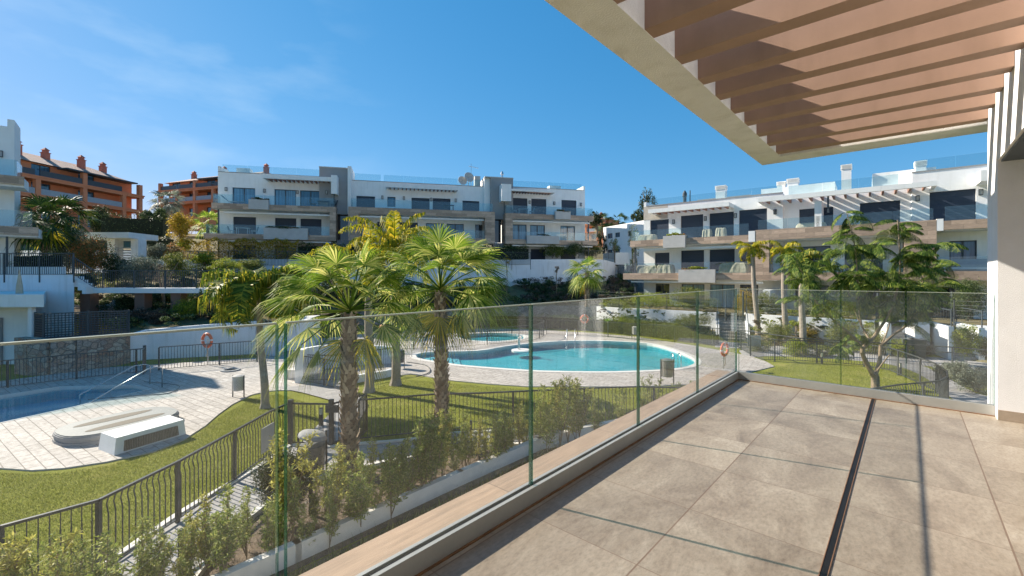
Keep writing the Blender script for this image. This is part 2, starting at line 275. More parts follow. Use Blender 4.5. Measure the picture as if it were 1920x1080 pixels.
def lawnm(n,a,b_,c):
    m,N,L,b=newmat(n); tc=N.new('ShaderNodeTexCoord')
    z=N.new('ShaderNodeTexNoise'); z.inputs['Scale'].default_value=.55; z.inputs['Detail'].default_value=8; z.inputs['Roughness'].default_value=.7; L.new(tc.outputs['Object'],z.inputs[0])
    r=ramp(N,[(.3,a),(.52,b_),(.75,c)]); L.new(z.outputs[0],r.inputs[0])
    z2=N.new('ShaderNodeTexNoise'); z2.inputs['Scale'].default_value=22; z2.inputs['Detail'].default_value=5; z2.inputs['Roughness'].default_value=.75; L.new(tc.outputs['Object'],z2.inputs[0])
    r2=ramp(N,[(.3,(.5,.52,.45)),(.7,(1.35,1.3,1.25))]); L.new(z2.outputs[0],r2.inputs[0])
    mm=N.new('ShaderNodeMixRGB'); mm.blend_type='MULTIPLY'; mm.inputs[0].default_value=1; L.new(r.outputs[0],mm.inputs[1]); L.new(r2.outputs[0],mm.inputs[2]); L.new(mm.outputs[0],b.inputs['Base Color'])
    b.inputs['Roughness'].default_value=.95; b.inputs['Specular IOR Level'].default_value=.1
    bp=N.new('ShaderNodeBump'); bp.inputs['Strength'].default_value=.8; bp.inputs['Distance'].default_value=.04; L.new(z2.outputs[0],bp.inputs['Height']); L.new(bp.outputs[0],b.inputs['Normal']); return m
LAWN=lawnm('lawn',(.155,.175,.022),(.215,.235,.035),(.34,.30,.105))
SCRUB=lawnm('scrub_ground',(.10,.08,.05),(.19,.16,.09),(.24,.23,.11))
def floorm():
    m,N,L,b=newmat('terrace_tiles'); tc=N.new('ShaderNodeTexCoord'); sx=N.new('ShaderNodeSeparateXYZ'); L.new(tc.outputs['Object'],sx.inputs[0])
    def M(op,a,bb,c=None):
        k=N.new('ShaderNodeMath'); k.operation=op
        for i,x in enumerate((a,bb,c)):
            if x is None: continue
            if isinstance(x,(int,float)): k.inputs[i].default_value=x
            else: L.new(x,k.inputs[i])
        return k.outputs[0]
    u=sx.outputs[0]; n=M('MULTIPLY',sx.outputs[1],-1)
    a=M('DIVIDE',M('SUBTRACT',n,N_A),TW)                       # across the joints that run along the terrace
    t=M('DIVIDE',M('ADD',M('SUBTRACT',u,U_A),M('MULTIPLY',n,SKEW)),TL)
    def near(x,wd): 
        f=M('FRACT',M('ADD',x,.5),0); return M('LESS_THAN',M('ABSOLUTE',M('SUBTRACT',f,.5),0),wd)
    j1=near(a,.0035/TW); j2=near(t,.0028/TL)
    th=t
    ms=M('MAXIMUM',M('MULTIPLY',j1,.8),M('MULTIPLY',j2,.6))
    cb=N.new('ShaderNodeCombineXYZ'); L.new(M('FLOOR',a,0),cb.inputs[0]); L.new(M('FLOOR',th,0),cb.inputs[1])
    wn=N.new('ShaderNodeTexWhiteNoise'); L.new(cb.outputs[0],wn.inputs['Vector'])
    off=N.new('ShaderNodeVectorMath'); off.operation='MULTIPLY_ADD'; L.new(wn.outputs['Color'],off.inputs[0]); off.inputs[1].default_value=(9,9,9); L.new(tc.outputs['Object'],off.inputs[2])
    mp=N.new('ShaderNodeMapping'); mp.inputs['Scale'].default_value=(1.0,1.9,1); mp.inputs['Rotation'].default_value=(0,0,R(-15)); L.new(off.outputs[0],mp.inputs[0])
    z=N.new('ShaderNodeTexNoise'); z.inputs['Scale'].default_value=1.5; z.inputs['Detail'].default_value=12; z.inputs['Roughness'].default_value=.74; z.inputs['Distortion'].default_value=.9; L.new(mp.outputs[0],z.inputs[0])
    r=ramp(N,[(.30,(.165,.127,.088)),(.44,(.245,.20,.150)),(.54,(.285,.24,.186)),(.66,(.335,.29,.232)),(.8,(.41,.36,.298))]); L.new(z.outputs[0],r.inputs[0])
    zf=N.new('ShaderNodeTexNoise'); zf.inputs['Scale'].default_value=34; zf.inputs['Detail'].default_value=8; zf.inputs['Roughness'].default_value=.75; L.new(mp.outputs[0],zf.inputs[0])
    rf=ramp(N,[(.36,(.80,.79,.77)),(.5,(1,1,1)),(.66,(1.16,1.16,1.15))]); L.new(zf.outputs[0],rf.inputs[0]); mf=N.new('ShaderNodeMixRGB'); mf.blend_type='MULTIPLY'; mf.inputs[0].default_value=1; L.new(r.outputs[0],mf.inputs[1]); L.new(rf.outputs[0],mf.inputs[2])
    hv=N.new('ShaderNodeHueSaturation'); L.new(mf.outputs[0],hv.inputs['Color']); L.new(M('MULTIPLY_ADD',wn.outputs['Value'],.24,.93),hv.inputs['Value'])
    mx=N.new('ShaderNodeMixRGB'); L.new(ms,mx.inputs[0]); L.new(hv.outputs[0],mx.inputs[1]); mx.inputs[2].default_value=(.16,.10,.065,1); L.new(mx.outputs[0],b.inputs['Base Color'])
    rr=N.new('ShaderNodeMapRange'); rr.inputs[1].default_value=.3; rr.inputs[2].default_value=.7; rr.inputs[3].default_value=.36; rr.inputs[4].default_value=.6; L.new(z.outputs[0],rr.inputs[0]); L.new(rr.outputs[0],b.inputs['Roughness'])
    bp=N.new('ShaderNodeBump'); bp.inputs['Strength'].default_value=.35; bp.inputs['Distance'].default_value=.004; L.new(M('SUBTRACT',z.outputs[0],ms),bp.inputs['Height']); L.new(bp.outputs[0],b.inputs['Normal']); return m
def un_of(p): return p.dot(U),p.dot(NN)
_pa=G(1503,730,0); N_A=un_of(_pa)[1]; _pb=G(1389,856,0); U_A,_nb=un_of(_pb); TW=.59; TL=.59
SKEW=0.0; U_A=2.305
FLOORM=floorm()
# ---------------------------------------------------------------- the terrace we stand on (local x = along the rail, local y = -across)
TR=PI/2-AU
def TP(u,n,z=0): return UN(u,n,z)
class TB(MB):
    """boxes given in (u, n, z) of the terrace; off = local offset (u,-n,z) of the thing's base"""
    def b(s,u0,u1,n0,n1,z0,z1): s.box(u0,u1,-n1,-n0,z0,z1); return s
    def out(s,name,mat,parent=None,smooth=False):
        o=s.build(name,mat,parent,smooth)
        if not parent: o.rotation_euler=(0,0,TR); o.location=UN(s.o[0],-s.o[1],s.o[2])
        return o
def tthing(name,label,cat,u,n,z=0,group=None):
    r=thing(name,label,cat,UN(u,n,z),TR,group); return r,(u,-n,z)
UE=5.60; NG=-1.50; NW=.555
o=TB().b(-3.2,UE-.02,NG+.03,3.4,-.04,0).out('terrace_floor',FLOORM); tag(o,kind='structure')
o=TB().b(-3.2,UE+.27,-1.795,3.4,-.33,-.045).out('terrace_slab',CREAM); tag(o,kind='structure')
o=TB().b(-3.2,UE+.29,-1.80,NG-.005,-.044,.012).b(UE+.0,UE+.29,NG,3.4,-.044,.0121).out('terrace_ledge',WOODL); tag(o,kind='structure')
# body of our own building below the terrace
o=TB().b(-3.2,UE-.6,-.2,3.4,GL,-.335).out('lower_storey_wall',CREAM); tag(o,'cream lower wall of the near building under the terrace','wall')
# drain slot
du,dn=un_of(G(1637,750,0))
r,of=tthing('drain_channel','long black slot drain cut across the beige tiled terrace floor','drain',UE-.04,dn)
k=TB(of).b(-3.1,UE-.05,dn-.011,dn+.011,.0005,.0035); k.out('slot',plain('drain_black',(.006,.006,.006),.6,.1,5,0),r)
k=TB(of)
for e in (-.015,.012): k.b(-3.1,UE-.05,dn+e,dn+e+.003,.0005,.0055)
k.out('slot_lip',plain('rusty_lip',(.22,.12,.07),.7,.3,9,.2),r)
# glass railings
def railing(name,label,runs,along,u0,n0):
    r,of=tthing(name,label,'glass railing',u0,n0)
    for a,bb in runs:
        k=TB(of); e=[TB(of),TB(of)]; tp=TB(of)
        if along: k.b(a+.003,bb-.003,NG-.010,NG+.010,.045,1.045); e[0].b(a,a+.0022,NG-.0105,NG+.0105,.06,1.045); e[1].b(bb-.0022,bb,NG-.0105,NG+.0105,.06,1.045); tp.b(a+.0035,bb-.0035,NG-.0085,NG+.0085,1.0455,1.051)
        else: k.b(UE-.010,UE+.010,a+.003,bb-.003,.045,1.045); e[0].b(UE-.0105,UE+.0105,a,a+.0022,.06,1.045); e[1].b(UE-.0105,UE+.0105,bb-.0022,bb,.06,1.045); tp.b(UE-.0075,UE+.0075,a+.0035,bb-.0035,1.0455,1.050)
        p=k.out('glass_panel',GLASSR,r); [x.out('side_edge',EDGE,p) for x in e]; tp.out('top_edge',TOPE,p)
    k=TB(of)
    if along:
        k.b(-3.1,UE+.03,NG-.032,NG-.014,-.03,.085).b(-3.1,UE-.035,NG+.014,NG+.035,-.02,.088).b(-3.1,UE+.03,NG-.014,NG+.014,-.03,.05)
    else: k.b(UE-.035,UE-.014,NG+.0352,NW-.003,-.02,.088).b(UE+.014,UE+.032,NG-.032,NW-.003,-.03,.085).b(UE-.014,UE+.014,NG+.015,NW-.003,-.03,.05)
    k.out('base_channel',CHAN,r)
    k=TB(of)
    if along: k.b(-3.1,UE-.04,NG+.010,NG+.0135,.05,.0895)
    else: k.b(UE-.0135,UE-.0102,NG+.04,NW-.003,.05,.0895)
    k.out('rubber_seal',plain('rubber',(.02,.02,.02),.7,.1,4,0),r)
    k=TB(of)
    if along: k.b(-3.1,UE-.036,NG+.0352,NG+.047,.0005,.006)
    else: k.b(UE-.047,UE-.0352,NG+.047,NW-.003,.0005,.006)
    k.out('stained_joint',plain('rust_stain',(.20,.10,.045),.9,.4,14,.3),r)
TOPE=plain('top_glass_edge',(.36,.40,.33),.25,.1,5,0,spec=.7)
railing('glass_railing','frameless glass railing along the left side of the terrace, beside the timber-look ledge',[(-1.95,-.70),(-.69,.553),(.577,1.823),(1.829,3.083),(3.089,4.327),(4.333,UE+.01)],True,.6,NG)
railing('glass_railing','frameless glass railing across the far end of the terrace, ending at the white pillar',[(NG+.03,-.515),(-.509,-.02),(-.014,NW-.004)],False,UE,-.5)
# pillar, upper wall and doors of our own building
r,of=tthing('house_front','white rendered wall and pillar of the near building at the right end of the terrace','building',5.6,.9)
TB(of).b(5.45,6.08,NW,1.75,-.04,4.2).out('pillar',PILLAR,r)
TB(of).b(5.437,6.09,NW-.002,1.75,-.0,.085).out('skirting',WOODL,r) if 0 else TB(of).b(5.438,5.449,NW+.002,1.75,.001,.085).out('skirting',plain('skirting_tile',(.36,.29,.22),.5,.2,4,.1),r)
TB(of).b(-3.2,5.448,NW+.001,NW+.36,2.16,4.2).out('upper_wall',PILLAR,r)
TB(of).b(-3.2,5.44,NW+.02,NW+.34,2.145,2.159).out('underside_shade_strip',DARKM,r); TB(of).b(-3.2,5.447,NW+.36,2.6,2.5,2.7).out('soffit',CREAM,r)  # dark strip added under the lintel, the underside's shade put into its colour
TB(of).b(-3.2,5.447,2.4,2.6,0,2.5).b(-3.4,-3.2,-1.0,2.6,0,4.2).out('back_wall',PILLAR,r)
for a in (-2.9,-.2,2.5):
    f=TB(of).b(a,a+2.3,2.36,2.395,0,.08).b(a,a+2.3,2.36,2.395,2.2,2.28).b(a,a+.07,2.36,2.395,.08,2.2).b(a+2.23,a+2.3,2.36,2.395,.08,2.2).b(a+1.12,a+1.18,2.355,2.395,.08,2.2).out('sliding_door',DARKM,r)
    TB(of).b(a+.07,a+1.12,2.375,2.385,.08,2.2).b(a+1.18,a+2.23,2.375,2.385,.08,2.2).out('pane',PANEC,f)
# pergola
HB=1.463+EYE
r,of=tthing('pergola','cream concrete pergola frame with brown slats jutting over the terrace','pergola',4,-1.3,HB)
q=HB-EYE; NI=-.80*q; NO=-.984*q; UC=4.50*q; UI=UC-.33
TB(of).b(-3.2,UC,NO,NI,HB,HB+.42).out('side_beam',CREAM,r)
TB(of).b(UI,UC-.001,NI,NW+.1,HB+.0007,HB+.419).out('end_beam',CREAM,r)
bu=[1.819,2.136,2.44,2.72,3.01,3.313,3.63,3.947]
us=[x*q*.985 for x in bu]; us.append(us[-1]+.45)
us=[us[0]-.46*i for i in range(8,0,-1)]+us
for x in us:
    TB(of).b(x-.13,x,NI-.001,NW-.002 if x<5.4 else NW,HB+.004,HB+.30).out('slat',BROWN,r)
# ---------------------------------------------------------------- ground
def gpoly(pts,z=GL): return [Vector((G(x,y).x,G(x,y).y,z)) for x,y in pts]
def smooth_loop(p,k=3,closed=True):
    n=len(p); out=[]
    for i in range(n if closed else n-1):
        g=lambda j: p[j%n] if closed else p[max(0,min(n-1,j))]
        a,b_,c,d=g(i-1),g(i),g(i+1),g(i+2)
        for t in range(k):
            t/=k; out.append(.5*((2*b_)+(-a+c)*t+(2*a-5*b_+4*c-d)*t*t+(-a+3*b_-3*c+d)*t**3))
    if not closed: out.append(p[-1])
    return out
POOL=smooth_loop(gpoly([(783,672),(797,662),(895,659),(947,651),(995,645),(1052,641),(1115,640),(1197,643.5),(1235,649),(1272,660.6),(1295,670),(1303,677.5),(1296,686),(1259,693),(1194,696.5),(1124,698),(1042,697),(988,695),(880,687),(840,682)]),3)
BABY=smooth_loop(gpoly([(861,632),(873,628),(895,626),(922,625),(950,626),(975,628.5),(985,632),(972,637),(945,640),(915,641),(885,639),(868,636)]),3)
LEFTP=gpoly([(-420,790),(0,743.5),(111,727),(250,723.5),(283,731),(168,757),(141,764),(0,795),(-420,900)])
def sheet(name,outer,holes,z,mat,kind='structure'):
    loops=[[Vector((p[0],p[1],0)) for p in l] for l in [outer]+holes]; fl=[p for l in loops for p in l]
    tr=tessellate_polygon(loops); m=MB((0,0,z)); fs=[]
    for t in tr:
        a,b_,c=[fl[i] for i in t]; fs.append(tuple(t) if (b_-a).cross(c-a).z>0 else tuple(t)[::-1])
    m.add([(p.x,p.y,z) for p in fl],fs); o=m.build(name,mat); return tag(o,kind=kind)
def off_loop(p,d):
    n=len(p); out=[]; ar=sum(p[i].x*p[(i+1)%n].y-p[(i+1)%n].x*p[i].y for i in range(n)); sg=1 if ar>0 else -1
    for i in range(n):
        t=(p[(i+1)%n]-p[i-1]); t.z=0; t.normalize(); out.append(p[i]+Vector((t.y,-t.x,0))*d*sg)
    return out
big=[Vector((x,y,0)) for x,y in ((-220,-60),(260,-60),(260,400),(-220,400))]
sheet('lawn',big,[POOL,BABY,LEFTP],GL,LAWN)
cp=[off_loop(p,.32) for p in (POOL,BABY)]; cl=off_loop(LEFTP,.05)
deck=gpoly([(-700,1010),(-200,900),(0,880),(60,884),(120,880),(200,868),(290,848),(345,826),(385,800),(410,778),(435,760),(470,742),(500,735),(522,733),(560,733),(612,726),(660,712),(745,705),(772,702),(840,714),(915,721),(990,726),(1197,726),(1290,722),(1380,705),(1452,688),(1437,679),(1405,668),(1300,648.5),(1200,633),(1115,625),(1022,620),(950,617),(850,618),(800,618),(700,625),(600,636),(500,655),(480,672),(300,684),(200,690),(0,716),(-700,800)])
sheet('pool_deck',deck,[cp[0],cp[1],cl],GL+.035,DECKM)
# low deck edge
m=MB((0,0,GL)); 
n=len(deck)
for i in range(n):
    a,b_=deck[i],deck[(i+1)%n]; m.add([(a.x,a.y,GL),(b_.x,b_.y,GL),(b_.x,b_.y,GL+.035),(a.x,a.y,GL+.035)],[(0,1,2,3)])
tag(m.build('deck_edge',CONC),kind='structure')
def ring(name,inner,outer,z,mat):
    m=MB((0,0,z)); n=len(inner)
    for i in range(n):
        j=(i+1)%n; a,b_,c,d=inner[i],inner[j],outer[j],outer[i]
        m.add([(a.x,a.y,z),(b_.x,b_.y,z),(c.x,c.y,z),(d.x,d.y,z)],[(0,1,2,3)]).add([(a.x,a.y,z-.16),(b_.x,b_.y,z-.16),(b_.x,b_.y,z),(a.x,a.y,z)],[(0,1,2,3)]).add([(c.x,c.y,z-.03),(d.x,d.y,z-.03),(d.x,d.y,z),(c.x,c.y,z)],[(0,1,2,3)])
    tag(m.build(name,mat),kind='structure')
ring('pool_coping',POOL,cp[0],GL+.05,TILEBK); ring('pool_coping',BABY,cp[1],GL+.05,TILEBK); ring('pool_coping',LEFTP,cl,GL+.045,TILEBK)
def basin(loop,depth,mat,name):
    m=MB((0,0,GL)); n=len(loop)
    for i in range(n):
        a,b_=loop[i],loop[(i+1)%n]; m.add([(a.x,a.y,GL-depth),(b_.x,b_.y,GL-depth),(b_.x,b_.y,GL-.1),(a.x,a.y,GL-.1)],[(0,1,2,3)])
    tag(m.build(name,mat),kind='structure'); sheet('pool_floor',loop,[],GL-depth,mat)
    sheet('pool_water',off_loop(loop,-.004),[],GL-.06,WATER)
basin(POOL,.42,POOLT,'pool_wall'); basin(BABY,.25,POOLT,'pool_wall'); basin(LEFTP,.45,POOLD,'pool_wall')
# steps inside the pool's left tip and the shelf in the left pool
m=MB((0,0,GL-.42)); 
a0=G(783,672); ax=(G(900,668)-a0); ax.z=0; ax.normalize(); ay=Vector((-ax.y,ax.x,0))
for i in range(6):
    x0=-.2+i*.42; a=.8+i*.62
    c=a0+ax*x0
    q=[c-ay*(.2+i*.34)+ax*(i*.04),c+ax*.46-ay*(.2+i*.34),c+ax*.46+ay*(.55+i*.42),c+ay*(.55+i*.42)]
    q=[p for p in q]; m.prism([(p.x,p.y) for p in q],GL-.41,GL-.12-i*.045)
tag(m.build('pool_steps',plain('step_mosaic',(.16,.50,.56),.4,.06,3,0)),kind='structure')
m=MB((0,0,GL-1.45))
q=gpoly([(160,729),(252,724.3),(281,731),(170,755.5),(144,760)]); m.prism([(p.x,p.y) for p in q],GL-.44,GL-.2)
q=gpoly([(205,727.5),(252,724.3),(281,731),(215,744)]); m.prism([(p.x,p.y) for p in q],GL-.199,GL-.13)
tag(m.build('pool_shelf',plain('shelf_mosaic',(.20,.42,.46),.4,.08,3,0)),kind='structure')
# paths
P1=smooth_loop(gpoly([(182,1076),(336,967),(443,904),(500,868),(545,838),(580,842),(621,840),(660,836),(760,828),(830,817),(900,812),(1000,808),(1200,800),(1500,800)]),3,False)
P1b=smooth_loop(gpoly([(1500,860),(1200,845),(1050,838),(950,838),(880,845),(800,858),(740,868),(700,876),(640,888),(600,900),(560,905),(500,950),(430,1010),(350,1110),(280,1250)]),3,False)
left=[G(20,1250),G(-60,1420),G(150,1420)]
sheet('garden_path',left[:1]+P1+P1b+left[1:][::-1],[],GL+.03,PATHM)
m=MB((0,0,GL))
def curb(m,pl,w,h,z=GL):
    for a,b_ in zip(pl[:-1],pl[1:]):
        d=(b_-a).normalized()*.004; m.bar((a.x-d.x,a.y-d.y,z+h/2),(b_.x+d.x,b_.y+d.y,z+h/2),w,h)
curb(m,[G(20,1250)]+P1,.12,.07); curb(m,P1b,.12,.10)
tag(m.build('path_kerb',TILEBK),kind='structure')
sheet('gate_path',gpoly([(560,840),(621,838),(650,820),(672,795),(690,760),(672,742),(652,735),(648,722),(600,722),(520,728),(568,738),(620,752),(622,775),(590,805)]),[],GL+.042,PATHM)
sheet('side_path',smooth_loop(gpoly([(1395,669),(1440,668),(1520,670),(1600,676),(1660,682),(1705,694),(1740,712),(1790,752),(1830,790),(1900,860),(2000,960),(2200,900),(2060,800),(1930,760),(1830,738),(1778,708),(1740,690),(1700,676),(1665,665),(1600,660),(1500,655),(1395,650)]),2),[],GL+.012,PATHM)
sheet('stair_path',gpoly([(1340,651),(1345,640),(1500,650),(1640,660),(1700,666),(1800,674),(1900,684),(2300,730),(2300,790),(1990,728),(1860,699),(1700,683),(1640,674),(1500,660)]),[],GL+.016,PATHM)
# planting strip and low white garden wall below the terrace
sheet('planting_bed',[Vector(p) for p in P1b]+[UN(3,-7.3),UN(-4,-7.3)][::-1][::-1] if 0 else [G(1500,862),G(1200,848),G(1050,842),G(950,842),G(880,849),G(800,862),G(740,872),G(700,880),G(640,892),G(600,905),G(560,910),G(500,955),G(430,1015),G(350,1120),G(280,1260),UN(-2,-7.1),UN(4,-7.1),UN(12,-7.0),UN(17,-7.0)],[],GL+.02,SOIL)
m=MB((0,0,GL)); wl=[UN(-3,-7.2),UN(5,-7.2),UN(9,-7.15)]+[G(980,851),G(1010,845.5),G(1070,845)]
wl=[UN(-3,-7.34),UN(3,-7.34),UN(6.5,-7.34),UN(9.2,-7.27),UN(10.6,-6.9),UN(12,-6.4)]
for a,b_ in zip(wl[:-1],wl[1:]): 
    d=(b_-a).normalized()*.05; m.bar((a.x-d.x,a.y-d.y,GL+.16),(b_.x+d.x,b_.y+d.y,GL+.16),.15,.32)
tag(m.build('garden_wall',TILEBK),'low white garden wall behind the row of young shrubs below the terrace','low wall')
sheet('garden_soil',[UN(-4,-7.1),UN(9.2,-7.05),UN(12,-6.3),UN(14,-1),UN(14,4),UN(-4,4)],[],GL+.018,SCRUB)
# ---------------------------------------------------------------- terrain beyond the pools
def poly_xy(pts): return [Vector((p[0],p[1],0)) for p in pts]
def loft(name,A,B,mat,n=10,wob=.15,kind='structure'):
    """ground strip from polyline A up to polyline B"""
    def res(P,k):
        L=[0]
        for a,b_ in zip(P[:-1],P[1:]): L.append(L[-1]+(b_-a).length)
        out=[]
        for i in range(k+1):
            t=L[-1]*i/k; j=max(q for q in range(len(P)-1) if L[q]<=t+1e-9); out.append(P[j].lerp(P[j+1],min(1,(t-L[j])/(L[j+1]-L[j]))))
        return out
    k=60; a=res(A,k); b_=res(B,k); vs=[];fs=[]; rr=random.Random(3)
    for j in range(n+1):
        for i in range(k+1):
            p=a[i].lerp(b_[i],j/n); vs.append((p.x,p.y,p.z+(rr.uniform(-wob,wob) if 0<j<n else 0)))
    for j in range(n):
        for i in range(k): q=j*(k+1)+i; fs.append((q,q+1,q+k+2,q+k+1))
    m=MB(vs[0]); m.add(vs,fs); return tag(m.build(name,mat,smooth=True),kind=kind)
SW=[PY(640,584,41),PY(750,581,42),PY(880,578,43),PY(1030,575,43),PY(1125,574,41),PY(1170,572,40.5)]     # top of the grey stone wall
WT=[PY(560,531,47),PY(700,531,49),PY(850,530,51),PY(1000,528,53),PY(1150,526,55),PY(1180,525,55)]          # foot of the white wall
loft('planted_slope',SW,WT,SCRUB)
m=MB((SW[0].x,SW[0].y,GL))
for a,b_ in zip(SW[:-1],SW[1:]): m.bar((a.x,a.y,(a.z+GL)/2+.05),(b_.x,b_.y,(b_.z+GL)/2+.05),.4,a.z-GL+.1)
tag(m.build('stone_wall',GREYSTONE),'grey rubble stone retaining wall behind the hedge beyond the pools','wall')
# left slope under the walkway
LS=[PY(237,626,24),PY(276,618,24.6),PY(380,610,25.4),PY(480,602,26.3),PY(560,600,29),PY(640,584,41)]
LT=[PY(120,560,33),PY(200,560,33),PY(300,545,34),PY(420,540,36),PY(500,535,40),PY(560,531,47)]
loft('left_slope',LS,LT,SCRUB,8,.12)
LU=[PY(-160,520,34),PY(60,500,40),PY(200,492,44),PY(330,487,46),PY(420,488,46),PY(560,487,50)]
loft('left_upper_slope',LT,LU,SCRUB,8,.1)
BG=[Vector((-60,60,3)),Vector((-20,70,3)),Vector((10,75,3)),Vector((30,75,2.7))]
# upper ground behind the white wall and the hill further back
m=MB((0,50,2.6)); m.add([(p[0],p[1],p[2]) for p in ((-75,38,2.6),(-42,40,2.6),(-27,44.2,2.6),(-22,45.6,2.6),(10.5,54.6,2.6),(14,56,2.6),(22,60,2.2),(60,62,2.2),(80,120,7),(-20,120,9),(-90,110,12))],[tuple(range(11))]); tag(m.build('upper_ground',SCRUB),kind='structure')
loft('hillside',[Vector((-90,50,2.4)),Vector((-40,62,2.7)),Vector((-5,68,2.7)),Vector((40,72,2.3)),Vector((120,80,1))],[Vector((-140,140,14)),Vector((-60,150,12)),Vector((0,160,8)),Vector((60,160,6)),Vector((160,160,4))],SCRUB,8,.3)
# ---------------------------------------------------------------- apartment buildings
class Fac:
    def __init__(s,pa,Ya,pb,Yb):
        s.O=Vector(((pa-CX)/FOC*Ya,Ya,0)); B=Vector(((pb-CX)/FOC*Yb,Yb,0)); e=(B-s.O); s.L=e.length; s.a=math.atan2(e.y,e.x); s.e=e.normalized(); s.m=Vector((-s.e.y,s.e.x,0))
    def at(s,px,py,d=0):
        dx=(px-CX)/FOC; t=(d+s.O.dot(s.m))/(dx*s.m.x+s.m.y); return (Vector((t*dx,t,0))-s.O).dot(s.e),EYE+t*(HY-py)/FOC
    def P(s,x,d,z): return s.O+s.e*x+s.m*d+Vector((0,0,z))
c1=lambda x,y:(x/4,200+y/4)
c2=lambda x,y:(380+x/4.571,280+y/4.571)
c3=lambda x,y:(780+x/4.571,290+y/4.571)
c4=lambda x,y:(1080+x/4.571,290+y/4.571)
c5=lambda x,y:(1440+x/4.571,290+y/4.571)
class Bld:
    def __init__(s,F,name,label,zb=0):
        s.F=F; s.r=thing(name,label,'apartment building',F.P(0,0,zb),F.a); s.off=(0,0,zb); s.holes={}
    def mb(s): return MB(s.off)
    def box(s,name,mat,*a,parent=None): 
        m=s.mb(); m.box(*a); return m.build(name,mat,parent or s.r)
    def wall(s,name,mat,x0,x1,z0,z1,d,holes,D=8,roof=True):
        m=s.mb(); xs=sorted({x0,x1}|{h[0] for h in holes}|{h[1] for h in holes}); zs=sorted({z0,z1}|{h[2] for h in holes}|{h[3] for h in holes})
        xs=[x for x in xs if x0<=x<=x1]; zs=[z for z in zs if z0<=z<=z1]
        for a,b_ in zip(xs[:-1],xs[1:]):
            for c,e in zip(zs[:-1],zs[1:]):
                mx,mz=(a+b_)/2,(c+e)/2
                if any(h[0]<mx<h[1] and h[2]<mz<h[3] for h in holes): continue
                m.add([(a,d,c),(b_,d,c),(b_,d,e),(a,d,e)],[(0,1,2,3)])
        for h in holes:
            a,b_,c,e=h[:4]; k=d+.22
            m.add([(a,d,c),(b_,d,c),(b_,d,e),(a,d,e),(a,k,c),(b_,k,c),(b_,k,e),(a,k,e)],[(0,4,5,1),(1,5,6,2),(2,6,7,3),(3,7,4,0)])
        m.add([(x0,d,z0),(x1,d,z0),(x1,d,z1),(x0,d,z1),(x0,d+D,z0),(x1,d+D,z0),(x1,d+D,z1),(x0,d+D,z1)],[(1,5,6,2),(4,0,3,7),(5,4,7,6)]+([(3,2,6,7)] if roof else []))
        return m.build(name,mat,s.r)
    def window(s,h,d,kind):
        a,b_,c,e=h[:4]; y=d+.12; fm=DARKM
        if kind=='shut':
            m=s.mb(); m.box(a-.002,b_+.002,y+.02,y+.05,c-.002,e+.002); return m.build('shutter',SHUT,s.r)
        m=s.mb(); w=.07
        m.box(a,b_,y,y+.09,e-w,e).box(a,b_,y,y+.09,c,c+w*.8).box(a,a+w,y,y+.09,c+w*.8,e-w).box(b_-w,b_,y,y+.09,c+w*.8,e-w)
        n=2 if (b_-a)>1 else 1
        if n==2: xm=(a+b_)/2; m.box(xm-.05,xm+.05,y+.004,y+.085,c+w*.8,e-w)
        f=m.build('window',fm,s.r)
        m=s.mb(); m.box(a+w,b_-w,y+.05,y+.06,c+w*.8,e-w); m.build('pane',{'win':PANE,'cur':PANEC,'dark':PANED}[kind],f)
        if kind=='half':pass
        return f
    def lamp(s,x,z,d):
        m=s.mb(); m.box(x-.11,x+.11,d-.12,d-.001,z-.2,z-.16).box(x-.11,x+.11,d-.12,d-.001,z+.16,z+.2).box(x-.11,x-.08,d-.12,d-.001,z-.16,z+.16).box(x+.08,x+.11,d-.12,d-.001,z-.16,z+.16)
        l=m.build('wall_lamp',DARKM,s.r); m=s.mb(); m.box(x-.075,x+.075,d-.09,d-.02,z-.155,z+.155); m.build('lamp_glass',CONC,l)
    def rail(s,x0,x1,z,d=.06,h=1.0,seg=2.2,ends=(0,0),dd=1.9,mat=None):
        n=max(1,round((x1-x0)/seg)); w=(x1-x0)/n; mat=mat or GLASSF
        for i in range(n):
            m=s.mb(); m.box(x0+i*w+.012,x0+(i+1)*w-.012,d,d+.02,z,z+h); m.build('glass_balustrade',mat,s.r)
        for e,x in zip(ends,(x0,x1)):
            if e: m=s.mb(); m.box(x-.01,x+.01,d+.03,dd,z,z+h); m.build('glass_balustrade',mat,s.r)
    def planter(s,x0,x1,z0,z1,d0=-.35,kind=SHRUBD,n=500,red=True):
        m=s.mb(); m.box(x0,x1,d0,.06,z0,z0+.1).box(x0,x1,d0,d0+.07,z0+.1,z1).box(x0,x1,-.01,.06,z0+.1,z1).box(x0,x0+.07,d0+.07,-.01,z0+.1,z1).box(x1-.07,x1,d0+.07,-.01,z0+.1,z1).box(x0+.07,x1-.07,d0+.07,-.01,z1-.15,z1-.08)
        p=m.build('planter',CONC,s.r); m=s.mb(); L=(x1-x0)/2
        m.leaves(((x0+x1)/2,d0/2+.03,z1+.04),(L,.26,.22),n,.16,seed=int(x0*10)); m.build('planter_plants',kind,p)
        if red: m=s.mb(); m.leaves(((x0+x1)/2-.1,d0/2,z1+.05),(L*.95,.24,.2),n//3,.12,seed=int(x0*10)+1); m.build('flowering_plants',SHRUBR,p)
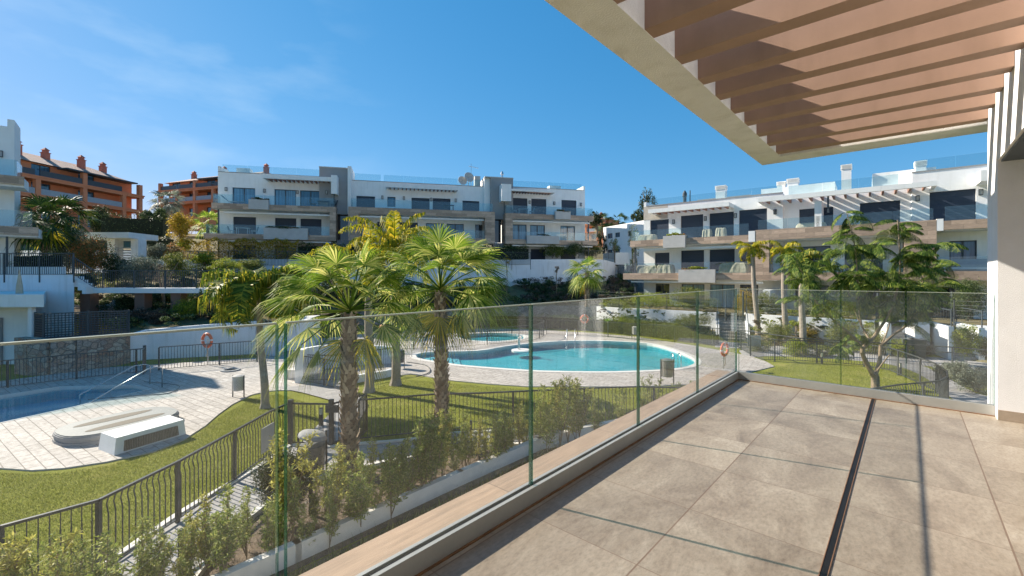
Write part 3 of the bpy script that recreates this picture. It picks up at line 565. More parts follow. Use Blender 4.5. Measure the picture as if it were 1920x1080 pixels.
    def pergola(s,x0,x1,z0,z1,d0,d1,n,side=WHITE,brown=BROWN2,rd=.16,over=.25):
        m=s.mb(); m.box(x0,x1,d0,d0+.28,z0,z1)
        m.box(x0,x0+.2,d0+.2801,d1-.002,z0+.003,z1-.003)
        m.box(x1-.2,x1,d0+.2801,d1-.002,z0+.003,z1-.003)
        p=m.build('pergola_frame',side,s.r); w=(x1-x0-.4)/n
        for i in range(n):
            x=x0+.2+w*(i+.5); m=s.mb(); m.box(x-.06,x+.06,d0+.281,d1-.003,z0+.02,z1-.03); m.build('rafter',brown,p)
def H(F,c,x0,y0,x1,y1,d=2.0):
    a=F.at(*c(x0,(y0+y1)/2),d)[0]; b_=F.at(*c(x1,(y0+y1)/2),d)[0]; return a,b_
# ---- back building
F=Fac(383,44.4,1118,54.7)
B=Bld(F,'apartment_block','long shaded white apartment block behind the pools with grey stair towers and satellite dishes',2.3)
T=[(H(F,c2,255,0,450,650),8.66,10.55,'cur'),(H(F,c2,615,340,800,478),8.66,10.55,'cur'),(H(F,c2,835,348,1012,488),8.66,10.55,'win')]
M1=[(*h,z0,z1,k) for h,z0,z1,k in T]
M2nd=[(*H(F,c2,262,577,457,727),5.55,7.45,'shut'),(*H(F,c2,620,585,802,735),5.55,7.45,'shut'),(*H(F,c2,838,592,1018,740),5.55,7.45,'shut')]
M3rd=[(*H(F,c2,262,825,457,900),2.4,4.45,'dark'),(*H(F,c2,620,828,802,900),2.4,4.45,'dark'),(*H(F,c2,842,830,1018,900),2.4,4.45,'shut')]
s1=10.52
B.wall('wall',WHITE,.5,s1+1.4,2.3,12.1,2.0,M1+M2nd+M3rd)
for h in M1+M2nd+M3rd: B.window(h,2.0,h[4])
B.box('parapet_fin',WHITE,.5,.72,2.0,6,12.1,12.72); B.box('parapet_cap',GREYW,.5,s1,1.97,2.25,12.1,12.17)
# tower 1
B.box('stair_tower',GREYW,s1,13.45,1.2,7,7.95,13.0); B.box('tower_fin',WHITE,13.45,13.82,1.0,5,8.0,13.25); B.box('tower_cap',CONC,s1-.04,13.449,1.15,7,13.0,13.1)
B.box('entrance_void',PANED,12.35,13.62,1.9,2.0,5.1,7.94); B.box('entrance_void',PANED,12.35,13.62,1.9,2.0,2.3,4.3); B.box('entrance_slab',GREYW,12.36,13.62,1.0,1.9,4.3,5.1)
mh=[(*H(F,c2,1317,393,1477,490),8.75,10.2,'shut'),(*H(F,c2,1583,393,1652,473),9.1,10.25,'win'),(*H(F,c2,1790,402,1920,500),8.75,10.25,'shut')]
mh[2]=(mh[2][0],H(F,c3,0,358,117,462)[1],8.75,10.25,'shut')
mh+=[(*H(F,c3,143,365,295,467),8.75,10.3,'shut'),(*H(F,c3,398,387,543,478),8.75,10.15,'shut')]
m2=[(*H(F,c2,1322,603,1390,727),5.5,7.35,'dark'),(*H(F,c2,1495,610,1658,725),5.5,7.35,'shut'),(*H(F,c2,1685,614,1843,730),5.5,7.35,'shut'),(*H(F,c3,85,577,237,695),5.5,7.35,'cur'),(*H(F,c3,265,582,410,698),5.5,7.35,'win'),(*H(F,c3,507,587,570,700),5.5,7.35,'dark')]
m3=[(*H(F,c2,1322,830,1390,900),2.4,4.4,'dark'),(*H(F,c2,1600,830,1843,900),2.4,4.4,'dark'),(*H(F,c3,85,800,237,850),2.4,4.4,'dark')]
B.wall('wall',WHITE,13.83,29.1,2.3,11.9,2.0,mh+m2+m3)
for h in mh+m2+m3: B.window(h,2.0,h[4])
B.box('parapet_cap',GREYW,13.83,29.1,1.97,2.25,11.9,11.97)
# tower 2
B.box('stair_tower',GREYW,29.5,32.25,1.2,7,7.95,12.9); B.box('tower_side',WHITE,28.8,29.499,1.6,6,7.95,12.9)
B.box('tower_cap',CONC,28.78,32.28,1.15,6.9,12.9,13.0)
B.box('entrance_void',PANED,29.8,30.9,1.9,2.0,5.2,7.94); B.box('entrance_slab',GREYW,29.75,31.0,1.0,1.9,4.3,5.1); B.box('entrance_void',PANED,29.8,30.9,1.9,2.0,2.3,4.3)
t3=[(*H(F,c3,820,382,955,505),8.66,10.75,'shut'),(*H(F,c3,988,390,1117,508),8.66,10.75,'shut'),(*H(F,c3,1247,402,1375,518),8.66,10.75,'shut'),
 (*H(F,c3,818,598,948,720),5.55,7.5,'cur'),(*H(F,c3,977,603,1105,725),5.55,7.5,'cur'),(*H(F,c3,1238,610,1362,730),5.55,7.5,'cur'),
 (*H(F,c3,820,800,948,890),2.5,4.5,'dark'),(*H(F,c3,985,808,1110,890),2.5,4.5,'shut'),(*H(F,c3,1240,812,1370,890),2.5,4.5,'shut')]
B.wall('wall',WHITE,32.2,41.9,2.3,12.05,2.0,t3)
for h in t3: B.window(h,2.0,h[4])
B.box('parapet_fin',WHITE,41.68,41.9,2.0,6,12.06,12.62); B.box('parapet_cap',GREYW,32.26,41.67,1.97,2.25,12.05,12.12)
# slabs, frames, rails
def slab(x0,x1,z0,z1,D=1.995,x2=None): B.box('timber_fascia',WOODB,x0,x1,0,.14,z0,z1); B.box('balcony_slab',CREAM,x0+.02,x1-.02,.141,D,z0-.02,z1-.04)
slab(.63,12.35,8.0,8.56); slab(-.05,12.35,4.95,5.48); slab(13.63,29.75,7.97,8.66); slab(13.63,29.75,4.93,5.48); slab(31.03,42.2,7.98,8.56); slab(31.03,42.75,4.97,5.5)
for x0,x1,a,b_ in ((11.75,12.36,4.93,8.559),(13.62,14.7,4.92,8.659),(28.6,29.76,4.92,8.659),(31.02,31.9,4.96,8.559)): B.box('timber_pier',WOODB,x0,x1,-.004,1.99,a,b_)
for x0,x1,z in ((1.6,11.7,7.6),(14.75,28.55,7.6),(31.95,41.8,7.62),(1.0,6.2,4.7),(6.25,11.9,4.7),(14.7,28.5,4.7),(31.9,37.3,4.72),(37.4,42.2,4.72)): B.box('awning_box',WHITE,x0,x1,.3,.55,z,z+.16)
B.rail(.75,12.2,8.5,ends=(1,1)); B.rail(.1,11.7,5.42,ends=(1,0)); B.rail(13.9,29.5,8.6,ends=(1,1)); B.rail(14.75,28.55,5.42); B.rail(31.1,42.1,8.5,ends=(1,1)); B.rail(31.95,42.6,5.44,ends=(0,1))
for a,b_,z in ((.8,10.4,12.15),(14.0,16.9,11.95),(17.2,28.4,11.95),(32.5,41.6,12.1)): B.rail(a,b_,z,d=2.35,h=.85)
B.pergola(F.at(*c2(483,250))[0]+.3,11.9,11.3,11.75,.1,2.0,14); B.box('box_beam',WHITE,11.9,12.5,-.1,2.1,9.95,11.95); B.box('steel_post',DARKM,12.1,12.2,.3,.4,8.56,9.95)
B.pergola(F.at(*c2(1570,300))[0],F.at(*c3(365,300))[0],11.05,11.4,.5,2.0,17)
B.box('box_beam',WHITE,30.55,31.7,-.1,2.1,9.95,11.95); B.pergola(31.75,F.at(*c3(1200,340))[0],11.25,11.5,.2,2.0,14,side=WHITE)
B.box('steel_post',DARKM,30.9,31.0,.3,.4,8.56,9.95); B.box('steel_post',DARKM,1.0,1.12,.5,.62,2.3,7.98); B.box('steel_post',DARKM,41.7,41.82,.5,.62,2.3,7.98)
B.planter(F.at(*c2(402,430))[0],F.at(*c2(572,430))[0],8.0,9.0); B.planter(F.at(*c2(530,700))[0],F.at(*c2(905,700))[0],4.95,6.15,n=900); B.planter(F.at(*c3(1187,510))[0],F.at(*c3(1316,510))[0],8.0,8.95); B.planter(F.at(*c3(945,720))[0],F.at(*c3(1220,720))[0],5.0,5.95,n=300,red=False)
for c,x,y in ((c2,202,342),(c2,530,355),(c2,813,368),(c2,1072,380),(c2,1540,413),(c2,1725,420),(c3,130,385),(c3,340,393),(c3,591,400),(c3,973,408),(c3,1184,417),(c3,1412,428)):
    q=F.at(*c(x,y),2.0); B.lamp(q[0],q[1],2.0 if not 10.5<q[0]<13.5 else 1.2)
B.box('roof_unit',CREAM,1.9,3.2,3,4,12.1,12.85); B.box('roof_unit',CREAM,37.5,39,3,4,12.05,12.7)
# satellite dishes and aerial
for x,z,rr in ((27.0,12.95,.62),(26.2,12.5,.55)):
    m=B.mb(); M=Matrix.Translation((x,2.2,z))@Matrix.Rotation(R(75),4,'X')@Matrix.Rotation(R(15),4,'Y')
    k=MB(); k.lathe((0,0,0),[(.02,.0),(rr*.4,.03),(rr*.75,.10),(rr,.19),(rr*.98,.21),(rr*.7,.12),(.02,.03)],18); m.add([M@Vector(v) for v in k.v],k.f); d_=m.build('satellite_dish',CONC,B.r,True)
    m=B.mb(); m.tube([(x,2.4,z-.1),(x,2.6,11.9)],.04,6); m.tube([(x,2.2,z),(x-.05,1.6,z+.1)],.02,5); m.build('dish_mount',GREYW,d_)
m=B.mb(); m.tube([(27.4,2.8,11.9),(27.4,2.8,14.8)],.03,6); m.bar((27.1,2.8,14.5),(28.3,2.8,14.3),.04)
for i in range(7): m.bar((27.2+i*.16,2.55,14.49-i*.026),(27.2+i*.16,3.05,14.49-i*.026),.02)
m.build('aerial',STEEL,B.r)
m=B.mb(); m.box(27.8,28.5,2.6,3.3,11.9,13.3); m.build('chimney',CONC,B.r); m=B.mb(); m.lathe((31.3,3,13.0),[(.13,0),(.13,.7),(.2,.75),(.16,1.0),(.06,1.15)],10); m.build('flue',STEEL,B.r)
BB=B
# ---- right building
F=Fac(1170,43.6,1850,28.2)
B=Bld(F,'apartment_block','sunlit white apartment block on the right with timber-look balcony bands and striped pergola shadows',-1.75)
z5=lambda x,y:(1160+x/5.333,490+y/5.333)
hA=[(*H(F,c4,635,570,795,730),4.75,6.7,'shut'),(*H(F,c4,897,532,1090,708),4.75,6.9,'shut'),(*H(F,c4,1143,502,1352,690),4.75,6.9,'shut'),(*H(F,c4,1397,473,1637,683),4.75,6.95,'shut'),
 (*H(F,c4,675,840,800,970),1.6,3.45,'shut'),(*H(F,c4,900,822,1097,960),1.6,3.58,'shut'),(*H(F,c4,1145,812,1360,1010),1.6,3.58,'shut'),(*H(F,c4,1405,880,1500,960),1.6,3.5,'dark'),
 (*H(F,z5,367,225,507,340),-1.7,.42,'dark'),(*H(F,z5,628,228,857,400),-1.7,.42,'cur'),(*H(F,z5,912,228,1160,400),-1.7,.42,'cur'),(*H(F,z5,1210,228,1395,400),-1.7,.42,'dark')]
B.wall('wall',WHITE,1.2,13.2,-1.75,8.1,2.0,hA)
B.box('stone_cladding',plain('pale_stone_cladding',(.50,.45,.38),.8,.12,2.5,.2,20),1.19,3.6,1.985,1.999,6.75,8.09)
B.box('parapet_fin',WHITE,1.2,1.45,2.0,6,8.1,8.55); B.box('parapet_cap',GREYW,1.46,13.2,1.96,2.3,8.1,8.18)
for h in hA: B.window(h,2.0,h[4])
hB=[(*H(F,c5,260,458,555,622),4.95,6.7,'shut'),(*H(F,c5,787,402,1137,587),4.95,6.8,'shut'),
 (14.2,16.4,1.6,3.6,'dark'),(17.3,19.6,1.6,3.6,'shut'),(14.0,16.3,-1.7,.42,'dark'),(17.2,19.6,-1.7,.42,'shut')]
B.wall('wall',WHITE,13.2,21.2,-1.75,7.9,2.6,hB)
for h in hB: B.window(h,2.6,h[4])
hC=[(*H(F,c5,1385,295,1783,560),4.95,7.1,'shut'),(*H(F,c5,1555,710,1790,910),1.6,3.6,'win'),(22.1,24.3,-1.7,.42,'dark'),(25.1,27.2,-1.7,.42,'dark'),(24.95,27.2,4.95,7.1,'shut'),(25.0,27.2,1.6,3.6,'dark')]
B.wall('wall',WHITE,21.2,32,-1.75,8.6,2.0,hC)
for h in hC: B.window(h,2.0,h[4])
B.box('parapet_cap',GREYW,21.2,32,1.96,2.3,8.6,8.68)
def slab(x0,x1,z0,z1,D=1.995): B.box('timber_fascia',WOODB,x0,x1,0,.14,z0,z1); B.box('balcony_slab',CREAM,x0+.02,x1-.02,.141,D,z0-.06,z1-.04)
slab(.63,11.25,4.0,4.6); slab(-.1,22.3,.85,1.45); slab(11.5,22.3,4.1,4.95,2.55); slab(22.65,32,4.25,4.85); slab(22.31,32,.92,1.5)
B.box('timber_pier',WOODB,11.49,12.5,-.004,2.59,.84,4.949); B.box('timber_pier',WOODB,20.7,22.31,-.004,1.99,.84,4.949)
B.box('white_column',WHITE,11.0,11.48,-.02,1.99,4.0,4.9); B.box('white_column',WHITE,22.312,22.64,.0,1.99,4.2,5.0); B.box('white_column',WHITE,15.5,15.95,.5,2.59,4.95,6.95); B.box('steel_post',DARKM,16.3,16.42,.4,.52,6.0,7.3)
B.box('box_beam',WHITE,24.4,26.0,.3,2.0,7.3,8.0)
B.rail(.75,11.0,4.55,ends=(1,0)); B.rail(.0,11.4,1.4,ends=(1,0)); B.rail(11.6,22.2,4.9,d=.5,h=.9); B.rail(12.6,20.6,1.4); B.rail(22.7,31.8,4.8); B.rail(22.4,31.8,1.45)
B.rail(1.6,13.1,8.1,d=2.4,h=.75,mat=GLASSF); B.rail(13.5,20.5,8.0,d=2.9,h=.8); B.rail(21.4,31.8,8.65,d=2.4,h=.9)
B.pergola(2.4,9.5,7.15,7.5,.1,2.0,11); B.pergola(11.65,22.35,7.25,7.6,.1,2.6,14)
B.planter(F.at(*c4(757,700))[0],F.at(*c4(945,700))[0],3.75,4.85,n=300,kind=SHRUBL); B.planter(F.at(*c4(888,1000))[0],F.at(*c4(1200,1000))[0],.6,1.75,n=500,kind=SHRUBL)
for c,x,y in ((c4,838,575),(c4,1110,547),(c4,1368,522),(c4,1706,490),(c5,62,490),(c5,1282,375),(c5,1822,322)):
    q=F.at(*c(x,y),2.0); B.lamp(q[0],q[1],2.0 if not 13.2<q[0]<21.2 else 2.6)
B.box('awning_box',WHITE,1.2,11.2,.3,.55,3.6,3.76); B.box('awning_box',WHITE,.6,12,.3,.55,.55,.7); B.box('steel_post',DARKM,.9,1.05,.4,.55,-1.75,.85); B.box('steel_post',DARKM,.9,1.05,.4,.55,1.45,4.0)
B.box('garden_screen',WHITE,12.4,12.9,-2.2,2.5,-1.75,.1)
def chimney(cx0,cx1,cy0,cy1,c,d):
    x0=F.at(*c(cx0,cy1),d)[0]; x1=F.at(*c(cx1,cy1),d)[0]; z1=F.at(*c(cx0,cy0),d)[1]
    m=B.mb(); m.box(x0+.05,x1-.05,d,d+.7,7.9,z1-.35).box(x0,x1,d-.05,d+.75,z1-.08,z1)
    for i in range(3): m.box(x0,x1,d-.05,d+.75,z1-.34+i*.09,z1-.30+i*.09)
    m.box(x0+.08,x1-.08,d+.05,d+.65,z1-.35,z1-.08); m.build('chimney',WHITE,B.r)
chimney(1192,1283,270,365,c4,3.0); chimney(72,150,235,300,c5,5); chimney(158,265,210,275,c5,4.5); chimney(622,720,90,285,c5,3.2); chimney(1255,1365,58,140,c5,3.2)
B.box('roof_block',WHITE,11.2,16.6,4.4,8,8.0,9.0); B.box('roof_block',WHITE,19.0,22.6,3.6,8,8.0,9.15); B.box('roof_block',GREYW,5.5,10.2,5,9,8.1,8.75)
m=B.mb(); m.lathe((4.9,3,8.1),[(.16,0),(.17,.7),(.22,.8),(.2,1.1),(.05,1.35)],10); m.tube([(5.4,3,8.1),(5.4,3,9.4)],.05,6); m.build('roof_flue',DARKM,B.r)
RB=B; RF=F
# interior gap between the facade planes
B.box('soffit_lights',DARKM,3.0,3.5,1.0,1.15,3.93,3.939)
# ---- left building (only its right end is in view)
F=Fac(-557,20.4,72,27.4)
B=Bld(F,'apartment_block','shaded white apartment block cut off by the left edge, with two balcony corners',.8)
xe=F.at(27,300,2.0)[0]; L72=F.at(72,430)[0]; x45=F.at(45,345)[0]
zz=lambda y,d=0,px=20: F.at(px,y,d)[1]
B.wall('wall',WHITE,-8,xe,.6,zz(238,2),2.0,[],D=2.2)
B.box('parapet_fin',WHITE,xe-.3,xe,2.0,4.2,zz(238,2),zz(224,2))
B.box('timber_fascia',WOODB,-8,x45,0,.14,zz(345),zz(329)); B.box('balcony_slab',CREAM,-8,x45-.02,.141,1.99,zz(349),zz(331))
B.box('timber_fascia',WOODB,-8,L72,0,.14,zz(440),zz(424)); B.box('balcony_slab',CREAM,-8,L72-.02,.141,1.99,zz(443),zz(426))
B.rail(0,F.at(31,300)[0],zz(330),ends=(0,1)); B.rail(0,F.at(60,400)[0],zz(425),ends=(0,1))
B.box('steel_post',DARKM,L72-1.4,L72-1.3,.4,.5,.6,zz(443))
B.lamp(F.at(1,291,2)[0],zz(291,2),2.0); B.rail(-6,xe-1.6,zz(238,2),d=2.3,h=.9)
# ---- terracotta buildings on the hill
def terra(F,name,label,zb,bands,roof,chim,cols,pav,deep=9):
    B=Bld(F,name,label,zb); L=F.L
    z0,z1,z2,z3=bands            # base, first slab, second slab, eave
    def hl(a,b_): return [(x,x+2.4,a+.1,a+2.0,'win') for x in np.arange(1.0,L-3.5,cols).tolist()]
    h1=hl(z0,z1); h2=hl(z1,z2); h3=hl(z2,z3)
    B.wall('wall',TERRA,0,L,z0-2,z3+.1,2.2,h1+h2+h3,D=deep)
    for h in h1+h2+h3: B.window(h,2.2,'win')
    for z in (z1,z2): B.box('balcony_slab',TERRA,-.2,L+.2,0,2.19,z-.55,z); B.box('cornice',TERRA,-.3,L+.3,-.1,0,z-.2,z-.02)
    B.box('base_wall',TERRA,-.2,L+.2,0,.3,z0-3,z0)
    k=int(L/cols)+1
    for i in range(k+1):
        x=min(L-.6,i*cols); 
        for a,b_ in ((z0,z1-.551),(z1,z2-.551)): B.box('column',TERRA,x,x+.6,.05,.65,a,b_)
        if i%2==0: B.box('column',TERRA,x,x+.6,.05,.65,z2,z3-.35)
    for z in (z1,z2):
        for i in range(k):
            x=i*cols+.62; 
            if x+cols-.7<L: m=B.mb(); m.box(x,x+cols-.64,.2,.25,z,z+.85); m.build('railing',DARKM if z==z2 else FURN,B.r)
    # hipped tile roof
    a,b_,c,d=-.4,L+.4,1.4,2.2+deep+.6; h=roof
    m=B.mb(); m.add([(a,c,z3),(b_,c,z3),(b_,d,z3),(a,d,z3),(a+4,(c+d)/2,z3+h),(b_-4,(c+d)/2,z3+h)],[(0,1,5,4),(1,2,5),(2,3,4,5),(3,0,4),(3,2,1,0)]); rf=m.build('roof',ROOFT,B.r)
    m=B.mb(); m.box(L*.45,L*.95,-.2,1.6,z3-.35,z3-.15); m.build('pergola',DARKM,B.r)
    for i in range(chim):
        x=2.5+i*(L-5)/max(1,chim-1); y=(c+d)/2-1.5-(i%2)
        m=B.mb(); t=z3+h*.75; m.box(x,x+.75,y,y+.75,z3+h*.4,t+.9).box(x-.08,x+.83,y-.08,y+.83,t+.9,t+1.0).box(x+.1,x+.65,y+.1,y+.65,t+1.0,t+1.35)
        m.add([(x-.02,y-.02,t+1.35),(x+.77,y-.02,t+1.35),(x+.77,y+.77,t+1.35),(x-.02,y+.77,t+1.35),(x+.37,y+.37,t+1.8)],[(0,1,4),(1,2,4),(2,3,4),(3,0,4),(3,2,1,0)]); m.build('chimney',TERRA2,rf)
    return B
F=Fac(-40,56,268,78); terra(F,'terracotta_building','large terracotta building with arcaded balconies and five chimneys on the hill at far left',6,(F.at(150,412)[1]-1,F.at(150,376)[1],F.at(150,344)[1],F.at(150,318)[1]),2.2,5,6.2,0)
F=Fac(296,92,470,84); terra(F,'terracotta_building','smaller terracotta building with tiled roof, just left of the long shaded white block',7,(F.at(360,405)[1],F.at(360,376)[1],F.at(360,352)[1],F.at(360,342)[1]+.8),2.0,3,5,0)
F=Fac(1096,120,1134,116); terra(F,'terracotta_building','tiny distant terracotta building in the gap between the two white blocks',5,(F.at(1115,448)[1],F.at(1115,434)[1],F.at(1115,420)[1],F.at(1115,411)[1]),.8,1,3.4,0,deep=6)
# ---- white house between the blocks
F=Fac(1131,62,1230,52)
B=Bld(F,'white_house','plain white cube house with small windows between the two apartment blocks',1)
hw=[(*H(F,c4,268,672,312,720,0),F.at(*c4(290,718))[1],F.at(*c4(290,675))[1],'win'),(*H(F,c4,333,665,376,715,0),F.at(*c4(350,708))[1],F.at(*c4(350,668))[1],'win'),(*H(F,c4,442,660,470,700,0),F.at(*c4(450,700))[1],F.at(*c4(450,655))[1],'win'),
 (*H(F,c4,268,815,312,850,0),F.at(*c4(290,850))[1],F.at(*c4(290,815))[1],'win'),(*H(F,c4,333,808,376,845,0),F.at(*c4(350,842))[1],F.at(*c4(350,808))[1],'win')]
B.wall('wall',WHITE,0,F.L,-1.5,F.at(1180,418)[1],0,hw,D=10)
for h in hw: B.window(h,0,'win')
B.box('low_wing',WHITE,F.at(*c4(340,900))[0],F.at(*c4(450,900))[0],-2,0,-1.5,F.at(1165,475)[1])
# ---------------------------------------------------------------- white wall in front of the back building
def wallpath(name,pts,th,z0,mat,label,cat='wall',kind=None,capm=None):
    r=thing(name,label,cat,(pts[0].x,pts[0].y,z0)); m=MB((pts[0].x,pts[0].y,z0)); c=MB(m.o)
    for a,b_ in zip(pts[:-1],pts[1:]):
        d=Vector((b_.x-a.x,b_.y-a.y,0)).normalized(); n=Vector((-d.y,d.x,0))*th/2; e=d*.01
        A,Bq=Vector((a.x,a.y,0))-e,Vector((b_.x,b_.y,0))+e
        v=[A-n,Bq-n,Bq+n,A+n]
        m.add([(p.x,p.y,z0) for p in v]+[(v[0].x,v[0].y,a.z),(v[1].x,v[1].y,b_.z),(v[2].x,v[2].y,b_.z),(v[3].x,v[3].y,a.z)],[(3,2,1,0),(4,5,6,7),(0,1,5,4),(1,2,6,5),(2,3,7,6),(3,0,4,7)])
    m.build('wall_body',mat,r); return r
WW=[PY(330,487,42.5),PY(440,486,43.5),PY(560,486,44.8),PY(700,487,47),PY(850,488,49),PY(960,487,51),PY(1080,486,53),PY(1130,487,54),PY(1150,492,55.5),PY(1156,500,57)]
wallpath('retaining_wall',WW,.3,-.5,WHITE2,'long white retaining wall below the shaded apartment block, behind the palms')
wallpath('retaining_wall',[PY(1156,496,57),PY(1190,500,50),PY(1215,505,46)],.3,-2,GREYSTONE,'short grey stone wall at the foot of the right block, beside the white wall end')
def fence(name,pts,h,label,cat='fence',post=2.0,gap=.115,bar=.013,drop=0,bend=.035,mat=None,postw=.05,group=None,ww=.045,curve=False):
    """pts: points of the fence's foot"""
    mat=mat or FENCEM; o=Vector(pts[0]); r=thing(name,label,cat,o,0,group); rl=MB(o); pk=MB(o)
    posts=[]; acc=0; nx=0; px_=0
    for i,(a,b_) in enumerate(zip(pts[:-1],pts[1:])):
        L=(b_-a).length; d=(b_-a)/L; nrm=Vector((-d.y,d.x,0)).normalized(); Zu=Vector((0,0,1))
        rl.bar(a+Zu*h,b_+Zu*h,ww,.04); rl.bar(a+Zu*.09,b_+Zu*.09,.03,.025)
        t=px_
        while t<L:
            p=a+d*t
            if bend: pk.bar(p+Zu*.1,p+Zu*(h-.28),bar); pk.bar(p+Zu*(h-.285),p+nrm*bend+Zu*(h-.14),bar); pk.bar(p+nrm*bend+Zu*(h-.145),p+Zu*(h-.02),bar)
            else: pk.bar(p+Zu*.1,p+Zu*(h-.02),bar)
            t+=gap
        px_=t-L
        t=nx
        while t<L-.01: posts.append((a+d*t,d)); t+=post
        nx=t-L
    posts.append((pts[-1],d))
    rl.build('handrail',mat,r); pk.build('pickets',mat,r)
    for p,d in posts:
        m=MB(o); m.bar(p-Vector((0,0,drop)),p+Vector((0,0,h-.02)),postw,postw); m.bar(p+Vector((0,0,.0)),p+Vector((0,0,.012)),.12,.12) if not drop else None; m.build('post',mat,r)
    return r
Z1=Vector((0,0,1))
RP=[PY(250,472,41)-Z1*1.5,PY(330,472,42.0)-Z1*1.5,PY(440,470,43.2)-Z1*1.5,PY(560,471,44.6)-Z1*1.5,PY(700,471,46.8)-Z1*1.5,PY(850,472,48.7)-Z1*1.5,PY(995,473,51.4)-Z1*1.5]
fence('metal_fence',RP,1.5,'dark picket fence on top of the long white retaining wall before the shaded block',post=2.6,gap=.13,bar=.022,drop=.5,bend=0)
RP=[PY(1085,470,53.5)-Z1*.9,PY(1132,470,54)-Z1*.9,PY(1152,474,56)-Z1*.9]
fence('metal_fence',RP,.9,'short dark fence hidden in shrubs at the right end of the white retaining wall',post=2.2,gap=.13,bar=.02,bend=0)
# ---------------------------------------------------------------- left side: walls, walkway, pool house
def GT(px,py,h=1.15): p=G(px,py,GL+h); p.z=GL; return p          # foot of something whose top (height h) shows at this pixel
r=thing('upper_wall','tall white wall at far left carrying the dark railing, above the pool house','wall',PY(70,600,26.5))
m=MB(r.location); a=PY(-260,517,26.3); b_=PY(139,517,26.6); m.prism([(a.x,26.4),(PY(139,500,26.4).x,26.4),(PY(139,500,27.6).x,27.6),(a.x,27.6)],GL,PY(100,514,26.4).z); m.build('wall_body',WHITE2,r)
m=MB(r.location); zt=PY(100,500,26.4).z; m.box(a.x,PY(117,500,26.9).x,26.8,27.1,PY(100,514,26.4).z,zt); m.build('white_strip',WHITE,r)
zt=PY(100,514,26.4).z
fence('dark_railing',[Vector((a.x,26.38,zt-.1)),Vector((PY(139,514,26.4).x,26.38,zt-.1))],PY(70,475,26.4).z-zt+.1,'dark railing along the top of the tall white wall at far left',post=2.1,gap=.13,bar=.02,drop=.4,bend=0,mat=DARKM)
# stairs and walkway
wz=PY(300,540,27.3).z; xs=PY(139,514,26.8).x; xe=PY(185,540,27.3).x
r=thing('walkway','raised white walkway with a short flight of steps, carried on brown pillars','walkway',PY(300,580,27.5))
m=MB(r.location); n=4
for i in range(n): x0=xs+(xe-xs)*i/n; z=zt-(zt-wz)*(i+.6)/n; m.box(x0+.002,xs+(xe-xs)*(i+1)/n,26.5,27.2,z-.42,z)
m.build('steps',WHITE,r)
m=MB(r.location); x1=PY(560,537,28.5).x; m.box(xe+.001,x1,26.9,28.3,wz-.30,wz); m.build('deck_slab',WHITE,r)
for px in (168,269,336,470):
    m=MB(r.location); x=PY(px,560,27.4).x; m.box(x-.3,x+.3,27.1,27.7,GL,wz-.301); m.build('pillar',plain('brown_pillar',(.20,.12,.09),.8,.1,3,.1) if px==168 else bpy.data.materials['brown_pillar'],r)
A=Vector((xs,26.7,zt-.05)); C_=Vector((xe,27.0,wz-.05)); D_=Vector((x1,27.0,wz-.05))
fence('dark_railing',[A,C_,D_],1.12,'dark railing following the steps and the raised walkway on the left',post=1.9,gap=.125,bar=.02,drop=.3,bend=0,mat=DARKM)
fence('dark_railing',[Vector((PY(220,505,33).x,33,.15)),Vector((PY(360,505,34).x,34,.1)),Vector((PY(365,520,33).x,33,-.9))],1.05,'short dark railing by the upper path behind the walkway',post=2.2,gap=.14,bar=.02,bend=0,mat=DARKM)
m=MB(PY(540,560,30)); 
for i in range(7): q=PY(492+i*9,545+i*5,31); m.box(q.x-.2,q.x+.45,30,31.4,q.z-1.2,q.z)
tag(m.build('garden_steps',WHITE2),'white garden steps half hidden behind the drooping palm','steps')
# pool house and louvre box
r=thing('pool_house','small flat roofed white pool house at far left behind the railing glass','pool house',PY(20,690,22.5))
x1=PY(82,560,21.5).x; zr=PY(50,552,21.5).z
m=MB(r.location); q2=PY(86,560,26.3); m.prism([(-34,21.5),(x1,21.5),(q2.x,26.3),(-34,26.3)],zr-.62,zr); m.build('roof',WHITE,r)
m=MB(r.location); m.prism([(-34,23),(PY(60,600,23).x,23),(PY(64,600,26.3).x,26.3),(-34,26.3)],GL,zr-.621); m.build('wall',WHITE,r)
m=MB(r.location); x=PY(60,600,21.8).x; m.box(x-.09,x+.09,21.7,21.9,PY(60,632,21.8).z-.2,zr-.621); m.build('post',WHITE,r)
m=MB(r.location); m.box(-34,PY(2,600,22.9).x,22.88,22.995,GL,PY(0,596,22.9).z); m.build('door',GREYW,r)
m=MB(r.location); q=PY(24,552,22); m.lathe((q.x,22.3,zr),[(.14,0),(.12,.4),(.05,.95),(.02,1.2)],8); m.build('finial',TARP,r)
# rubble wall with lattice fence
SWp=[PY(38,632,21.0),PY(60,634,20.6),PY(95,635.5,20.6),PY(140,632,21.2),PY(190,628,22.2),PY(238,623,23.4)]
wallpath('stone_wall',SWp,.4,GL,STONEW,'rubble stone wall of reddish blocks under the lattice fence, left of the white pool wall')
LF=[PY(66,634,21.6),PY(82,636,21.1),PY(165,630.5,21.9),PY(241,626,23.2)]
r=thing('lattice_fence','dark lattice screen fence standing on the rubble stone wall','fence',LF[0])
for a,b_ in zip(LF[:-1],LF[1:]):
    m=MB(r.location); d=(b_-a); L=d.length; d/=L; hgt=1.2
    z=.05
    while z<hgt: m.bar(a+Z1*z,b_+Z1*z,.012,.06 if z<.3 else .04); z+=.115
    t=0
    while t<L: m.bar(a+d*t+Z1*.02,a+d*t+Z1*hgt,.04,.012); t+=.125
    m.bar(a+Z1*hgt,b_+Z1*hgt,.06,.05); m.bar(a+Z1*.05,b_+Z1*.05,.06,.1); m.build('lattice_panel',DARKM,r)
for p in LF: m=MB(r.location); m.bar(p-Z1*.1,p+Z1*1.27,.07,.07); m.build('post',DARKM,r)
